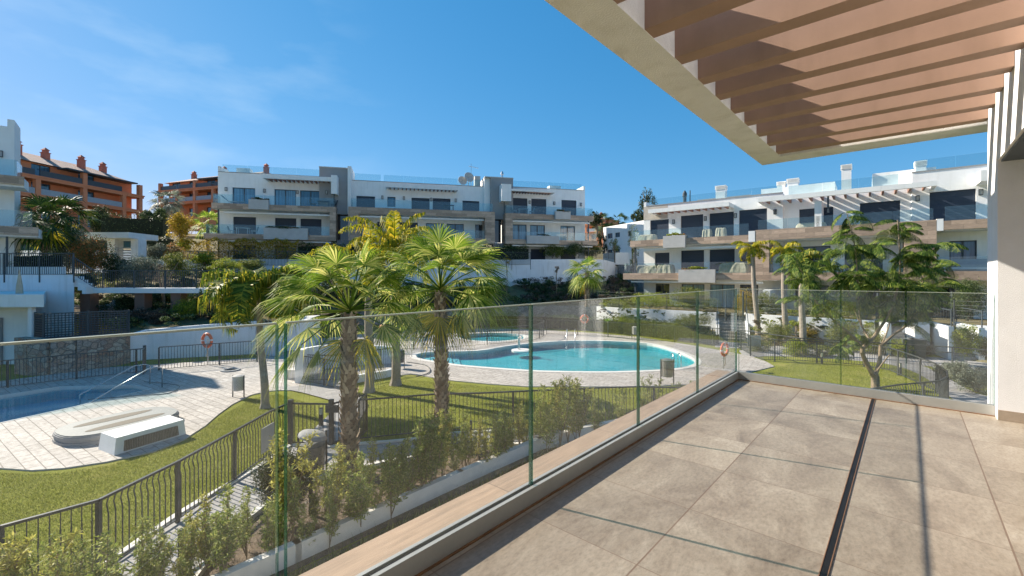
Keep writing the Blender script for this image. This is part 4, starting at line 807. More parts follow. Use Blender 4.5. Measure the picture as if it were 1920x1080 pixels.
# white pool-side wall and changing area
wallpath('pool_wall_screen',[PY(238,628,23.6),PY(276,618,24.4),PY(380,609,25.3),PY(480,602,26.2)],.35,GL,WHITE2,'long low white wall behind the left pool, in front of the dark shrubs')
r=thing('shower_wall','white angled wall block with outdoor showers, behind the drooping palm','wall',G(545,672))
m=MB(r.location); 
pl=[PY(480,0,26.2),PY(520,0,25.0),PY(530,0,26.5),PY(590,0,29),PY(600,0,32),PY(500,0,30)]
m.prism([(p.x,p.y) for p in pl],GL,PY(520,612,25).z); m.build('wall_body',WHITE2,r)
for i,px in enumerate((496,503,510)):
    q=PY(px,0,25.5-.25*i); m=MB(r.location); m.tube([(q.x,q.y,GL),(q.x,q.y,GL+2.0),(q.x+.05,q.y-.3,GL+2.15)],.02,6); m.build('shower_pipe',STEEL,r)
# curved white enclosure with railings
ar=smooth_loop([G(558,717),G(575,706),G(605,694),G(640,688),G(690,684),G(735,682)],4,False)
ps=[Vector((p.x,p.y,GL+1.42-.55*i/len(ar))) for i,p in enumerate(ar)]
wallpath('curved_wall',ps,.22,GL,WHITE2,'curved white wall with a square end pier, in the middle behind the two front palms')
m=MB(G(563,718)); q=G(563,718); m.box(q.x-.16,q.x+.19,q.y-.16,q.y+.2,GL,GL+1.44); tag(m.build('wall_pier',WHITE),'square white end pier of the curved wall','pier')
m=MB(G(549,712)); q=G(551,712); m.box(q.x-.28,q.x+.1,q.y-.1,q.y+.5,GL,GL+.45); tag(m.build('white_block',CONC),'small white block beside the square end pier','block')
lk=smooth_loop([G(645,722),G(690,713),G(720,708),G(738,703)],4,False)
wallpath('white_kerb_wall',[Vector((p.x,p.y,GL+.32)) for p in lk],.2,GL,WHITE,'low curved white kerb wall on the lawn edge behind the front palms')
fence('pool_fence',[G(569,718),G(605,724),G(648,736)],1.15,'grey picket fence running from the square white pier towards the first front palm',post=1.3,gap=.105,bar=.013)
fence('pool_fence',smooth_loop([GT(569,665),GT(610,666),GT(650,664),GT(690,658),GT(735,652.5)],2,False),1.15,'grey picket fence curving along the white kerb wall behind the front palms',post=1.8,gap=.11,bar=.013)
# ---------------------------------------------------------------- fences round lawns and pools
fence('pool_fence',[GT(x,y) for x,y in ((-150,1055),(0,988),(93,963),(185,938),(333,866),(440,808),(505,772),(543,755))],1.15,'grey picket fence in the left foreground between the lawn and the paved path',post=99,gap=.112,bar=.014)
fr=[GT(x,y) for x,y in ((0,988),(185,938),(333,866),(440,808),(543,755))]
r=thing('fence_posts','grey fence standards of the left foreground fence','fence',fr[1]) if 0 else None
fence('pool_fence',[GT(673,750),GT(740,745),GT(815,739),GT(900,737),GT(991,733),GT(1113,727.5),GT(1197,725),GT(1285,727),GT(1400,735)],1.15,'grey picket fence crossing the middle lawn, right of the gate',post=2.2,gap=.112,bar=.014)
fence('pool_fence',[GT(x,y) for x,y in ((1407,630),(1433,637),(1500,638.5),(1560,641),(1620,645),(1669,652),(1717,668),(1753,681),(1775,696),(1777,706),(1762,714),(1725,718),(1687,721),(1640,728),(1560,745))],1.15,'grey picket fence looping round the right-hand lawn and its feathery tree',post=2.0,gap=.112,bar=.014)
fence('pool_fence',[GT(x,y) for x,y in ((-300,700),(0,677),(141,664),(271,653.5))],1.15,'grey picket fence behind the left pool in front of the rubble wall',post=2.0,gap=.12,bar=.014,bend=0)
fence('pool_fence',[GT(x,y) for x,y in ((298,651),(390,645),(482,639))],1.15,'grey picket fence in front of the long low white wall, beside the left lifebuoy',post=2.45,gap=.12,bar=.014,bend=0)
gr=thing('pool_gate','open grey metal gate leaf in the fence behind the left pool','gate',GT(271,653.5))
m=MB(gr.location); a=GT(271,653.5); b_=a+Vector((.55,-.75,0)); m.bar(a+Z1*.1,b_+Z1*.1,.03); m.bar(a+Z1*1.2,b_+Z1*1.2,.04)
for i in range(9): p=a.lerp(b_,i/8); m.bar(p+Z1*.1,p+Z1*1.2,.03 if i in(0,8) else .016)
m.build('gate_leaf',FENCEM,gr); m=MB(gr.location); m.bar(a,a+Z1*1.3,.09); m.build('post',FENCEM,gr)
fence('pool_fence',smooth_loop([GT(700,624),GT(750,622),GT(840,619),GT(915,615),GT(992,610),GT(1012,606),GT(1020,602.5),GT(1012,600),GT(960,599),GT(880,601),GT(780,606)],3,False),1.15,'grey picket fence looping round the small round pool',post=2.4,gap=.125,bar=.014,bend=0)
fence('pool_fence',[GT(x,y) for x,y in ((1025,600),(1115,602),(1197,608),(1300,613),(1381,618),(1407,629))],1.15,'grey picket fence in front of the hedge behind the main pool',post=2.4,gap=.125,bar=.014,bend=0)
# double rail by the steps on the right
r=thing('double_handrail','two-bar grey handrail in front of the garden stairs on the right','handrail',GT(1700,648,1.0))
hp=[GT(x,y,1.0) for x,y in ((1381,618),(1500,634),(1600,640),(1700,646),(1786,651),(1860,657),(2000,668))]
m=MB(r.location)
for a,b_ in zip(hp[:-1],hp[1:]): m.bar(a+Z1*1.0,b_+Z1*1.0,.05); m.bar(a+Z1*.72,b_+Z1*.72,.035)
m.build('rails',FENCEM,r)
for p in hp: m=MB(r.location); m.bar(p,p+Z1*1.0,.05); m.build('post',FENCEM,r)
# gate in the front fence
r=thing('pool_gate','grey metal gate with square posts between the bin and the first front palm','gate',G(621,838))
g0,g1,g2,g3=G(545,836),G(621,838),G(640,815),G(668,826)
for p,h in ((g0,1.25),(g1,1.28)): m=MB(r.location); m.bar(p,p+Z1*h,.11); m.build('gate_post',FENCEM,r)
def leaf(a,b_,name,n):
    m=MB(r.location); m.bar(a+Z1*.1,b_+Z1*.1,.03); m.bar(a+Z1*1.15,b_+Z1*1.15,.04)
    for i in range(n+1): p=a.lerp(b_,i/n); m.bar(p+Z1*.1,p+Z1*1.15,.034 if i in (0,n) else .016)
    m.build(name,FENCEM,r)
leaf(g0,g1,'fixed_panel',10); leaf(g1,g1+Vector((.62,1.0,0)),'gate_leaf',10); leaf(g1+Vector((.62,1.0,0)),GT(673,750),'return_panel',8)
m=MB(r.location); p=g1+Z1*1.0; m.box(p.x-.13,p.x+.22,p.y-.07,p.y-.05,p.z-.06,p.z+.14); m.build('lock_box',FENCEM,r)
q0=G(520,852); q1=G(498,868)
m=MB(GT(515,800)); m.add([q1+Z1*.25+Vector((-.06,-.09,0)),q0+Z1*.25+Vector((-.06,-.09,0)),q0+Z1*.86+Vector((-.06,-.09,0)),q1+Z1*.86+Vector((-.06,-.09,0)),q1+Z1*.25+Vector((-.04,-.07,0)),q0+Z1*.25+Vector((-.04,-.07,0)),q0+Z1*.86+Vector((-.04,-.07,0)),q1+Z1*.86+Vector((-.04,-.07,0))],[(0,1,2,3),(7,6,5,4),(1,0,4,5),(2,1,5,6),(3,2,6,7),(0,3,7,4)]); tag(m.build('blank_sign',plain('sign_back',(.42,.42,.40),.5,.05,4,0)),'pale blank sign panel fixed to the left foreground fence','sign')
a=G(1418,662); m=MB(a); m.box(a.x-.35,a.x+.45,a.y+.3,a.y+.33,GL+.35,GL+1.0); tag(m.build('blank_sign',bpy.data.materials['sign_back']),'pale blank sign panel on the fence by the right lawn gate','sign')
# posts of the foreground fence (its own standards)
ff=bpy.data.objects['pool_fence.002'] if 'pool_fence.002' in bpy.data.objects else None
if ff:
    for x,y in ((0,988),(185,938),(333,866),(440,808)):
        p=GT(x,y); m=MB(ff.location); m.bar(p,p+Z1*1.13,.06); m.bar(p,p+Z1*.012,.14); m.build('post',FENCEM,ff)
# ---------------------------------------------------------------- pool furniture
def buoy(loc,rad,pole_h,label,face):
    r=thing('lifebuoy',label,'lifebuoy',loc); c=Vector((0,0,pole_h)); M=Matrix.Translation(Vector(loc))@Matrix.Rotation(face,4,'Z')
    m=MB(loc); w_=MB(loc); seg=32;q=8; t=rad*.2
    def tor(mb,i0,i1,t):
        vs=[];fs=[]; k=i1-i0
        for i in range(k+1):
            a=2*PI*(i0+i)/seg
            for j in range(q): b_=2*PI*j/q; rr=rad-t+t*math.cos(b_); vs.append(M@Vector((rr*math.cos(a),t*.75*math.sin(b_)-.05,pole_h+rr*math.sin(a))))
        for i in range(k):
            for j in range(q): fs.append((i*q+j,i*q+(j+1)%q,(i+1)*q+(j+1)%q,(i+1)*q+j))
        mb.add(vs,fs)
    for b0 in range(4): tor(m,b0*8+1,b0*8+8,t); tor(w_,b0*8,b0*8+1,t*1.03)
    m.build('ring',ORANGE,r,True); w_.build('bands',BUOYW,r,True)
    m=MB(loc); m.tube([loc,Vector(loc)+Z1*(pole_h+.05)],.022,6); m.build('pole',STEEL,r)
    m=MB(loc); p=M@Vector((0,-.06,pole_h-rad)); m.tube([p,p+Vector((.03,0,-.25)),p+Vector((-.03,0,-.45))],.02,5); m.build('rope',TARP,r)
buoy(G(390,685.5),.40,1.30,'orange lifebuoy on a pole in front of the long low white wall on the left',R(-20))
buoy(G(707,664) if 0 else G(722,660),.38,1.35,'red lifebuoy half hidden by the dry leaves of the first front palm',R(0))
buoy(G(1096,625),.36,1.15,'small lifebuoy on a pole at the far side of the main pool',R(0))
buoy(G(1357,693),.36,1.0,'orange lifebuoy standing at the near right end of the main pool',R(35))
def bin_(loc,label,s=1,hood=False,rz=0,mat=None,legs=True):
    r=thing('litter_bin',label,'litter bin',loc,rz); mat=mat or STEEL; z0=.32*s if legs else .02
    k=MB(); prof=[(.19*s,z0),(.20*s,z0+.02),(.215*s,z0+.55*s),(.225*s,z0+.56*s),(.2*s,z0+.57*s)]; k.lathe((0,0,0),prof,18); k.build('bucket',mat,r,False)
    k=MB()
    for j in range(7):
        for i in range(14):
            a=2*PI*(i+.5*(j%2))/14; z=z0+.1*s+j*.055*s; rr=.2*s+.012*s*(z-z0)/(.5*s)+.004; c=Vector((rr*math.cos(a),rr*math.sin(a),z)); tt=Vector((-math.sin(a),math.cos(a),0))*.010*s; n=Vector((math.cos(a),math.sin(a),0))*.003
            k.add([c-tt-Z1*.010+n,c+tt-Z1*.010+n,c+tt+Z1*.010+n,c-tt+Z1*.010+n],[(0,1,2,3)])
    k.build('perforations',DARKM,r)
    k=MB()
    for e in (-1,1): k.bar((e*.235*s,0,0),(e*.235*s,0,z0+(.62 if not hood else .8)*s),.035*s,.035*s)
    k.bar((-.235*s,0,z0+.02),(.235*s,0,z0+.02),.03*s)
    k.build('frame',FENCEM,r)
    k=MB()
    if hood:
        M_=Matrix.Translation((0,0,z0+.70*s))@Matrix.Rotation(R(14),4,'Y'); j=MB(); j.lathe((0,0,0),[(.255*s,0),(.255*s,.03*s),(.22*s,.075*s),(.12*s,.11*s),(.02,.12*s)],20); k.add([M_@Vector(v) for v in j.v],j.f)
    else: k.lathe((0,0,0),[(.23*s,z0+.575*s),(.235*s,z0+.6*s),(.12*s,z0+.64*s),(.02,z0+.65*s)],16)
    k.build('lid',mat if not hood else GREYW,r)
STB=plain('bin_steel',(.25,.25,.23),.35,.25,12,.1,40,metal=.4)
bin_(G(447,746),'pale grey litter bin on legs on the deck right of the left pool',.9,mat=CONC)
bin_(G(749,692),'dark litter bin beside the slim palm, near the main pool steps',1.0,mat=DARKM)
bin_(G(1251,722),'grey litter bin at the near edge of the main pool deck',1.15,mat=STB)
bin_(G(586,893),'large perforated steel litter bin with domed hood in the foreground by the gate',1.25,True,R(20),STB,legs=False)
bin_(G(1190,634),'small pale litter bin before the hedge on the far side of the main pool',.9,mat=CONC)
def handrail(name,label,legs,slope,rad=.022,w=.5):
    """pool handrail: legs on the deck then bars slanting into the water"""
    r=thing(name,label,'pool handrail',legs[0])
    for a,t in zip(legs,slope):
        a=Vector(a); t=Vector(t); m=MB(legs[0]); d=(t-a); d.z=0; d.normalize()
        m.tube([a,a+Z1*.78,a+Z1*.86+d*.06,a+Z1*.90+d*.2,a+Z1*.88+d*.5,Vector((t.x,t.y,GL+.02)),Vector((t.x,t.y,GL-.8))],rad,8); m.build('bar',STEEL,r,True)
a,b_=G(281,722),G(304,727.5); handrail('pool_handrail','long steel handrail slanting down into the left pool',[a,b_],[G(150,741),G(166,757)])
a,b_=G(772,671),G(789,663); handrail('pool_handrail','steel handrail at the stepped left tip of the main pool',[a,b_],[G(828,668),G(843,662)])
a,b_=G(1064,640),G(1078,640); handrail('pool_handrail','small steel handrail at the far edge of the main pool',[a,b_],[G(1061,644),G(1078,644.5)])
# ladder at the right end
r=thing('pool_ladder','steel pool ladder with two looped rails at the right end of the main pool','pool ladder',G(1270,690))
for px in (1264,1277):
    a=G(px,691); d=(G(px-12,684)-a); d.z=0; d.normalize(); m=MB(r.location); m.tube([a,a+Z1*.5,a+Z1*.68+d*.12,a+Z1*.72+d*.28,a+Z1*.6+d*.42,a+d*.5-Z1*.9],.022,8); m.build('rail',STEEL,r,True)
# water spout
q=G(973,656); r=thing('water_spout','short steel water spout on the far rim of the main pool','water spout',q); m=MB(q); m.tube([q,q+Z1*.75,q+Z1*.85+Vector((.1,-.15,0)),q+Z1*.8+Vector((.2,-.4,0))],.07,8); m.build('spout',STEEL,r)
m=MB(q); m.lathe(q+Vector((.15,-.1,0)),[(.6,-.08),(.62,.02),(.1,.02)],18); m.build('base',BUOYW,r)
# covered whirlpool and bench box
q=G(226,806); r=thing('whirlpool_cover','low rounded whirlpool under a pale cover on the left deck','whirlpool',q)
M=rotm((q.x,q.y,0),R(62)); m=MB(q); k=MB()
def rr_loop(a,b_,rad,n=6):
    out=[]
    for cx_,cy_,s0 in ((a-rad,b_-rad,0),(-a+rad,b_-rad,90),(-a+rad,-b_+rad,180),(a-rad,-b_+rad,270)):
        for i in range(n+1): t=R(s0+90*i/n); out.append((cx_+rad*math.cos(t),cy_+rad*math.sin(t)))
    return out
for z0,z1,g in ((0,.07,.0),(.071,.14,-.03),(.141,.21,.0),(.211,.24,-.02)): k.prism(rr_loop(1.4+g,.98+g,.85+g),GL+.035+z0,GL+.035+z1)
m.add([M@Vector(v) for v in k.v],k.f); m.build('tub_rim',GREYW,r)
k=MB(); m=MB(q); k.prism(rr_loop(1.35,.93,.8),GL+.276,GL+.30); m.add([M@Vector(v) for v in k.v],k.f); m.build('cover',plain('cover',(.25,.26,.25),.6,.08,2,.1),r)
for e in (-.42,.36):
    k=MB(); m=MB(q); k.prism([(1.05*math.cos(t*PI/12)*.9,e+.21*math.sin(t*PI/12)) for t in range(24)],GL+.301,GL+.306); m.add([M@Vector(v) for v in k.v],k.f); m.build('worn_patch',plain('worn_cover',(.14,.12,.09),.8,.1,3,.1),r)
b0,b1,b2,b3=G(184,845),G(214,857),G(349,816),G(320,806)
q=(b0+b2)/2; r=thing('bench_box','white bench-like box with a grey grille, between the covered whirlpool and the lawn','bench',q)
m=MB(q); up=GL+.46; zz0=GL+.03; vs=[Vector((p.x,p.y,zz0)) for p in (b0,b1,b2,b3)]; c=(b0+b2)/2
vs+=[Vector((p.x+(c.x-p.x)*.06,p.y+(c.y-p.y)*.06,up)) for p in (b0,b1,b2,b3)]
m.add(vs,[(3,2,1,0),(4,5,6,7),(0,1,5,4),(1,2,6,5),(2,3,7,6),(3,0,4,7)]); m.build('box_body',WHITE,r)
m=MB(q); o_=(b1-b0).normalized()*.012
for i in range(34):
    p=(vs[1].lerp(vs[2],.12+.76*i/33)).lerp(vs[5].lerp(vs[6],.12+.76*i/33),.12)+o_; p2=(vs[1].lerp(vs[2],.12+.76*i/33)).lerp(vs[5].lerp(vs[6],.12+.76*i/33),.72)+o_; m.bar(p,p2,.018,.02)
for j in range(9):
    f=.12+.6*j/8; p=vs[1].lerp(vs[2],.12).lerp(vs[5].lerp(vs[6],.12),f)+o_; p2=vs[1].lerp(vs[2],.88).lerp(vs[5].lerp(vs[6],.88),f)+o_; m.bar(p,p2,.012,.012)
m.build('grille',plain('grille',(.16,.14,.12),.6,.2,9,0),r)
# bollard lights
bp_=None
for i,(x,y,l) in enumerate(((148,1072,'short bollard light with a cream lens in the bottom left corner'),(602,800,'slim bollard light on the path behind the gate'),(1541,682,'slim bollard light on the path behind the right lawn'),(1688,704,'bollard light by the fence at the right lawn'),(1693,1000,'')) ):
    if not l: continue
    q=G(x,y) if i else G(148,1130)
    r=thing('bollard_light',l,'bollard light',q,group='bollard lights'); m=MB(q); m.tube([q,q+Z1*.38],.055,12); m.build('post',FENCEM,r); m=MB(q); m.tube([q+Z1*.381,q+Z1*.56],.055,12); m.build('lens',plain('lens',(.62,.58,.42),.4,.05,3,0),r); m=MB(q); m.tube([q+Z1*.561,q+Z1*.575],.058,12); m.build('cap',FENCEM,r)
# white hose on the deck etc.
def hose(pts,rad,label,mat):
    P=smooth_loop([G(x,y)+Z1*(.045+rad) for x,y in pts],6,False); m=MB(P[0]); m.tube(P,rad,6); tag(m.build('hose',mat),label,'hose')
hose([(270,718),(330,724),(333,732),(310,741),(250,745),(165,752)],.012,'thin dark hose lying along the edge of the left pool',DARKM)
hose([(780,688),(812,692),(823,704),(815,716),(800,726)] if 0 else [(762,681),(795,686),(806,694),(803,702),(780,709)],.02,'dark curved cable on the deck right of the slim palm',DARKM)
q=G(432,696); m=MB(q); k=MB(); m.lathe(q+Z1*.04,[(.42,0),(.42,.05),(.28,.051),(.27,.0)],20); tag(m.build('coiled_hose',GREYW),'coiled grey hose lying on the deck behind the pale grey bin','hose')
# ---------------------------------------------------------------- right garden: walls, stairs, upper lawn
ZG=EYE-2.9
def RG(px,py,h=.14): return G(px,py,ZG+h)
segs=[[RG(1120,574.5),RG(1160,577),RG(1250,581),RG(1343,586)],[RG(1400,588),RG(1500,594),RG(1640,601)],[RG(1692,602.5),RG(1742,604.5)],[RG(1794,607.5),RG(1870,612),RG(2050,622)]]
for s_,l in zip(segs,('low white retaining wall behind the hedge at the right end of the main pool','low white retaining wall behind the slim palms on the right','short white retaining wall between the two right-hand stairs','low white retaining wall at the far right, beyond the second stairs')):
    wallpath('garden_retaining_wall',[Vector((p.x,p.y,ZG+.14)) for p in s_],.22,GL,WHITE2,l)
full=[p for s_ in segs for p in s_]; top=[Vector((p.x,p.y,0)) for p in full]
sheet('upper_lawn',[p+Vector((0,.05,0)) for p in top]+[Vector((60,30,0)),Vector((60,70,0)),Vector((12,50,0)),Vector((9,43,0))],[],ZG,SCRUB)
fr_=[G(1090,622),G(1200,631),G(1300,645),G(1400,655),G(1480,656),G(1560,657),G(1640,665),G(1700,668),G(1800,676),G(1900,690),G(2050,705)]
for j,(a0_,b0_) in enumerate(((0,4),(4,7),(7,9),(9,len(full)))): pass
loft('flower_bed',[Vector((p.x,p.y,GL+.03)) for p in (G(1090,618),G(1200,629),G(1300,643))],[Vector((p.x,p.y-.12,GL+.55)) for p in segs[0][:-1]]+[Vector((segs[0][-1].x-.1,segs[0][-1].y-.12,GL+.55))],SCRUB,6,.06)
loft('flower_bed',[Vector((p.x,p.y,GL+.03)) for p in (G(1412,650),G(1500,648),G(1560,650),G(1640,656))],[Vector((p.x,p.y-.12,GL+.6)) for p in segs[1]],SCRUB,6,.06)
loft('flower_bed',[Vector((p.x,p.y,GL+.03)) for p in (G(1692,662),G(1742,666))],[Vector((p.x,p.y-.12,GL+.5)) for p in segs[2]],SCRUB,6,.05)
loft('flower_bed',[Vector((p.x,p.y,GL+.03)) for p in (G(1800,674),G(1900,688),G(2050,705))],[Vector((p.x,p.y-.12,GL+.5)) for p in segs[3]],SCRUB,6,.05)
STEPM=plain('stair_concrete',(.36,.345,.32),.85,.1,3,.3)
def stairs(pxa,pxb,pya,label,n=10,run=.30,low=None):
    low=GL+.3 if low is None else low
    a=RG(pxa,pya,0); b_=RG(pxb,pya+1.5,0); ex=(b_-a); ex.z=0; wd=ex.length; ex.normalize(); dn=Vector((ex.y,-ex.x,0))   # dn: down the flight, towards the pools
    r=thing('garden_stairs',label,'stairs',Vector((a.x,a.y,GL))); m=MB(r.location); rise=(ZG-GL)/n
    for i in range(n):
        p=a+dn*(i*run); q=p+ex*wd; e=p+dn*run; f=q+dn*run; z1=ZG-i*rise; c=.002 if i else 0
        v=[e,f,q,p]; m.add([(k.x,k.y,GL-.02) for k in v]+[(k.x,k.y,z1) for k in v],[(3,2,1,0),(4,5,6,7),(0,1,5,4),(1,2,6,5),(2,3,7,6),(3,0,4,7)])
    m.build('steps',STEPM,r)
    for s_,w0 in ((a-ex*.24,.22),(b_+ex*.02,.22)):
        m=MB(r.location); L=n*run+.15; v=[s_-dn*.15,s_+ex*w0-dn*.15,s_+ex*w0+dn*L,s_+dn*L]
        m.add([(k.x,k.y,GL) for k in v]+[(v[0].x,v[0].y,ZG+.14),(v[1].x,v[1].y,ZG+.14),(v[2].x,v[2].y,low),(v[3].x,v[3].y,low)],[(3,2,1,0),(4,5,6,7),(0,1,5,4),(1,2,6,5),(2,3,7,6),(3,0,4,7)]); m.build('side_wall',WHITE,r)
        m=MB(r.location); c=s_+ex*w0/2; t0=Vector((c.x,c.y,ZG+.14)); t1=c+dn*L; t1=Vector((t1.x,t1.y,low)); m.bar(t0,t0+Z1*.9,.04); m.bar(t1,t1+Z1*.9,.04); m.bar(t0+Z1*.9,t1+Z1*.9,.045); m.build('handrail',DARKM,r)
stairs(1349,1395,588,'narrow garden stairs with white side walls behind the right end of the main pool',9)
stairs(1648,1686,602.5,'left one of the two garden stairs on the right, behind the forked tree trunk',low=ZG+.12)
stairs(1748,1788,606.5,'right one of the two garden stairs on the right, closest to the white pillar',low=ZG+.12)
# wire mesh fences and gates over the retaining wall
for s_,l in ((segs[0],'wire mesh fence above the retaining wall behind the main pool'),(segs[1],'wire mesh fence above the retaining wall behind the slim palms'),(segs[3],'wire mesh fence above the far right retaining wall')):
    b=[Vector((p.x+.1,p.y+.25,ZG)) for p in s_]; r=thing('wire_fence',l,'fence',b[0]); m=MB(r.location)
    for a,c in zip(b[:-1],b[1:]):
        for z in (.3,.6,.9,1.2,1.45): m.bar(a+Z1*z,c+Z1*z,.010)
    m.build('wires',GREYW,r)
    for a,c in zip(b[:-1],b[1:]):
        n=max(1,int((c-a).length/2.4))
        for i in range(n): p=a.lerp(c,i/n); m=MB(r.location); m.bar(p,p+Z1*1.5,.05); m.build('post',FENCEM,r)
for px,l in ((1655,'dark gate frame at the top of the left stairs on the right'),(1755,'dark gate frame at the top of the right-hand stairs by the pillar'),(1365,'dark gate frame at the top of the narrow stairs behind the pool')):
    a=RG(px,603,0)+Vector((.1,.5,0)); ex=Vector((math.cos(R(-39)),math.sin(R(-39)),0)) if px>1400 else Vector((1,-.35,0)).normalized(); r=thing('garden_gate',l,'gate',a)
    for t in (0,1.0): m=MB(a); m.bar(a+ex*t,a+ex*t+Z1*1.9,.08); m.build('gate_post',DARKM,r)
    m=MB(a); m.bar(a+Z1*1.6,a+ex+Z1*1.6,.03); m.bar(a+Z1*.1,a+ex+Z1*.1,.03)
    for i in range(1,8): m.bar(a+ex*(i/8)+Z1*.1,a+ex*(i/8)+Z1*1.6,.014)
    m.build('gate_leaf',DARKM,r)
q=G(1722,670); r=thing('wheelie_bins','',''  ) if 0 else None
for i,(px,l) in enumerate(((1713,'dark green waste container left of the stairs by the pillar'),(1729,'dark green waste container, the right one of the pair between the stairs'))):
    q=G(px,672+i)+Vector((0,.3,0)); r=thing('waste_container',l,'waste container',q,R(-30)); m=MB(); m.add([(-.27,-.3,0),(.27,-.3,0),(.27,.3,0),(-.27,.3,0),(-.32,-.36,1.0),(.32,-.36,1.0),(.32,.34,1.0),(-.32,.34,1.0)],[(3,2,1,0),(4,5,6,7),(0,1,5,4),(1,2,6,5),(2,3,7,6),(3,0,4,7)]); m.build('container_body',plain('bin_green',(.05,.07,.06),.5,.1,4,0),r)
    m=MB(); m.box(-.34,.34,-.39,.37,1.001,1.07); m.build('lid',DARKM,r)
# wire fence among the young shrubs in front
r=thing('wire_fence','low wire fence on slim grey posts running through the young shrubs beside the path','fence',G(583,967))
pp=[G(339,1100),G(583,967),G(755,907),G(883,850),G(899,868),G(1098,812)]
for p in pp: m=MB(r.location); m.bar(p,p+Z1*.85,.055); m.build('post',FENCEM,r)
m=MB(r.location); sq=[G(200,1250),pp[0],pp[1],pp[2],pp[3],pp[5]]
for a,b_ in zip(sq[:-1],sq[1:]):
    for z in (.3,.55,.8): m.bar(a+Z1*z,b_+Z1*z,.007)
m.build('wires',STEEL,r)
# entrance canopy of the upper garden on the left
r=thing('entrance_canopy','white flat entrance canopy with a gate, among shrubs on the upper left','canopy',PY(220,500,36))
a=PY(172,440,36); b_=PY(269,440,36); m=MB(r.location); m.box(a.x,b_.x,34.6,37.5,PY(0,449,36).z,PY(0,442,36).z+.15); m.build('roof',WHITE,r)
for px in (211,255): m=MB(r.location); q=PY(px,450,35.6); m.box(q.x-.25,q.x+.35,35.4,36.2,1,PY(0,449,36).z-.002); m.build('wall',CREAM,r)
m=MB(r.location); a=PY(221,465,35.5); b_=PY(248,465,35.5)
for i in range(8): z=a.z-1.4+i*.2; m.bar((a.x,35.5,z),(b_.x,35.5,z),.05,.09)
m.bar((a.x,35.5,a.z+.1),(a.x,35.5,0.8),.06); m.bar((b_.x,35.5,a.z+.1),(b_.x,35.5,.8),.06); m.build('gate_leaf',GREYW,r)
wallpath('upper_garden_wall',[PY(20,470,38),PY(60,470,38.2),PY(172,470,39),PY(330,468,42)],.25,.3,WHITE2,'low pale wall among shrubs on the upper left behind the canopy')
# balcony furniture
def tarp(B,x0,x1,z,d0,d1,h,label,seed=0):
    F=B.F; rg=random.Random(seed); p=F.P((x0+x1)/2,(d0+d1)/2,z); r=thing('furniture_cover',label,'furniture cover',p,F.a); nx,ny=14,6; hx=(x1-x0)/2; hy=(d1-d0)/2; m=MB()
    vs=[];fs=[]
    for lv,(sc_x,sc_y,zz) in enumerate(((1.05,1.1,0),(1.0,1.0,h*.55),(.93,.9,h*.92),(.8,.7,h),(.3,.3,h*1.02))):
        for k in range(28): t=2*PI*k/28; c,s_=math.cos(t),math.sin(t); q=max(abs(c),abs(s_)); w_=1+(.06*math.sin(t*9+seed)+rg.uniform(-.04,.04))*(1 if lv<2 else .4); vs.append((hx*sc_x*c/q*w_,hy*sc_y*s_/q*w_,zz+(rg.uniform(-.05,.05)*h if 0<lv else 0)))
    for l in range(4):
        for k in range(28): fs.append((l*28+k,l*28+(k+1)%28,(l+1)*28+(k+1)%28,(l+1)*28+k))
    fs.append(tuple(4*28+k for k in range(28))); m.add(vs,fs); m.build('cover',TARP,r)
tarp(RB,1.0,3.0,1.41,.5,1.4,.75,'leftmost tan cover over furniture on the first floor balcony of the right block',1); tarp(RB,3.05,4.5,1.41,.5,1.4,.85,'second tan furniture cover left of the long planter on the right block',2)
tarp(RB,8.6,10.9,1.41,.4,1.5,.9,'large tan furniture cover right of the long planter on the right block',3); tarp(RB,7.2,7.9,4.57,.5,1.2,.75,'tan covered chair on the top balcony of the right block, left one of two',4); tarp(RB,8.3,9.1,4.57,.5,1.2,.8,'tan covered chair on the top balcony of the right block, right one of two',5); tarp(RB,1.2,2.9,4.57,.6,1.3,.6,'tan cover at the left corner of the top balcony of the right block',6)
tarp(RB,14.3,16.2,4.93,.9,1.7,.45,'pale cover on the middle top terrace of the right block',7)
def chairset(B,x,z,d,label,mat,n=2,tb=True):
    F=B.F
    if tb:
        r=thing('balcony_table','table of '+label,'table',F.P(x,d,z),F.a); m=MB(); m.box(-.6,.6,-.35,.35,.70,.74); m.build('table_top',mat,r); 
        for a in (-.5,.5):
            for b in (-.28,.28): m=MB(); m.bar((a,b,0),(a,b,.7),.05); m.build('leg',mat,r)
    for i in range(n):
        o_=(-1.05,1.05)[i]; r=thing('balcony_chair',('left' if i==0 else 'right')+' chair of '+label.replace('shaded block','shaded block'),'chair',F.P(x+o_,d,z),F.a+(R(90) if i else R(-90))); m=MB(); m.box(-.25,.25,-.25,.25,.42,.46); m.build('seat',mat,r)
        m=MB(); m.add([(-.25,-.25,.46),(.25,-.25,.46),(.25,-.36,.9),(-.25,-.36,.9),(-.25,-.28,.46),(.25,-.28,.46),(.25,-.39,.9),(-.25,-.39,.9)],[(0,1,2,3),(7,6,5,4),(1,0,4,5),(2,1,5,6),(3,2,6,7),(0,3,7,4)]); m.build('backrest',mat,r)
        for a in (-.22,.22):
            for b in (-.22,.22): m=MB(); m.bar((a,b,0),(a,b,.42),.035); m.build('leg',mat,r)
chairset(BB,3.2,5.44,.9,'the white set on the lower left balcony of the shaded block',FURNW)
chairset(BB,11.0,8.52,.9,'the dark set on the upper left balcony of the shaded block',DARKM)
chairset(BB,33.4,8.52,.9,'the pale set on the upper right balcony of the shaded block',FURN)
chairset(BB,24.5,8.62,.9,'the low set on the top middle terrace of the shaded block',DARKM,n=0)
chairset(BB,17.5,5.44,.9,'the dark set on the middle lower balcony of the shaded block',DARKM)
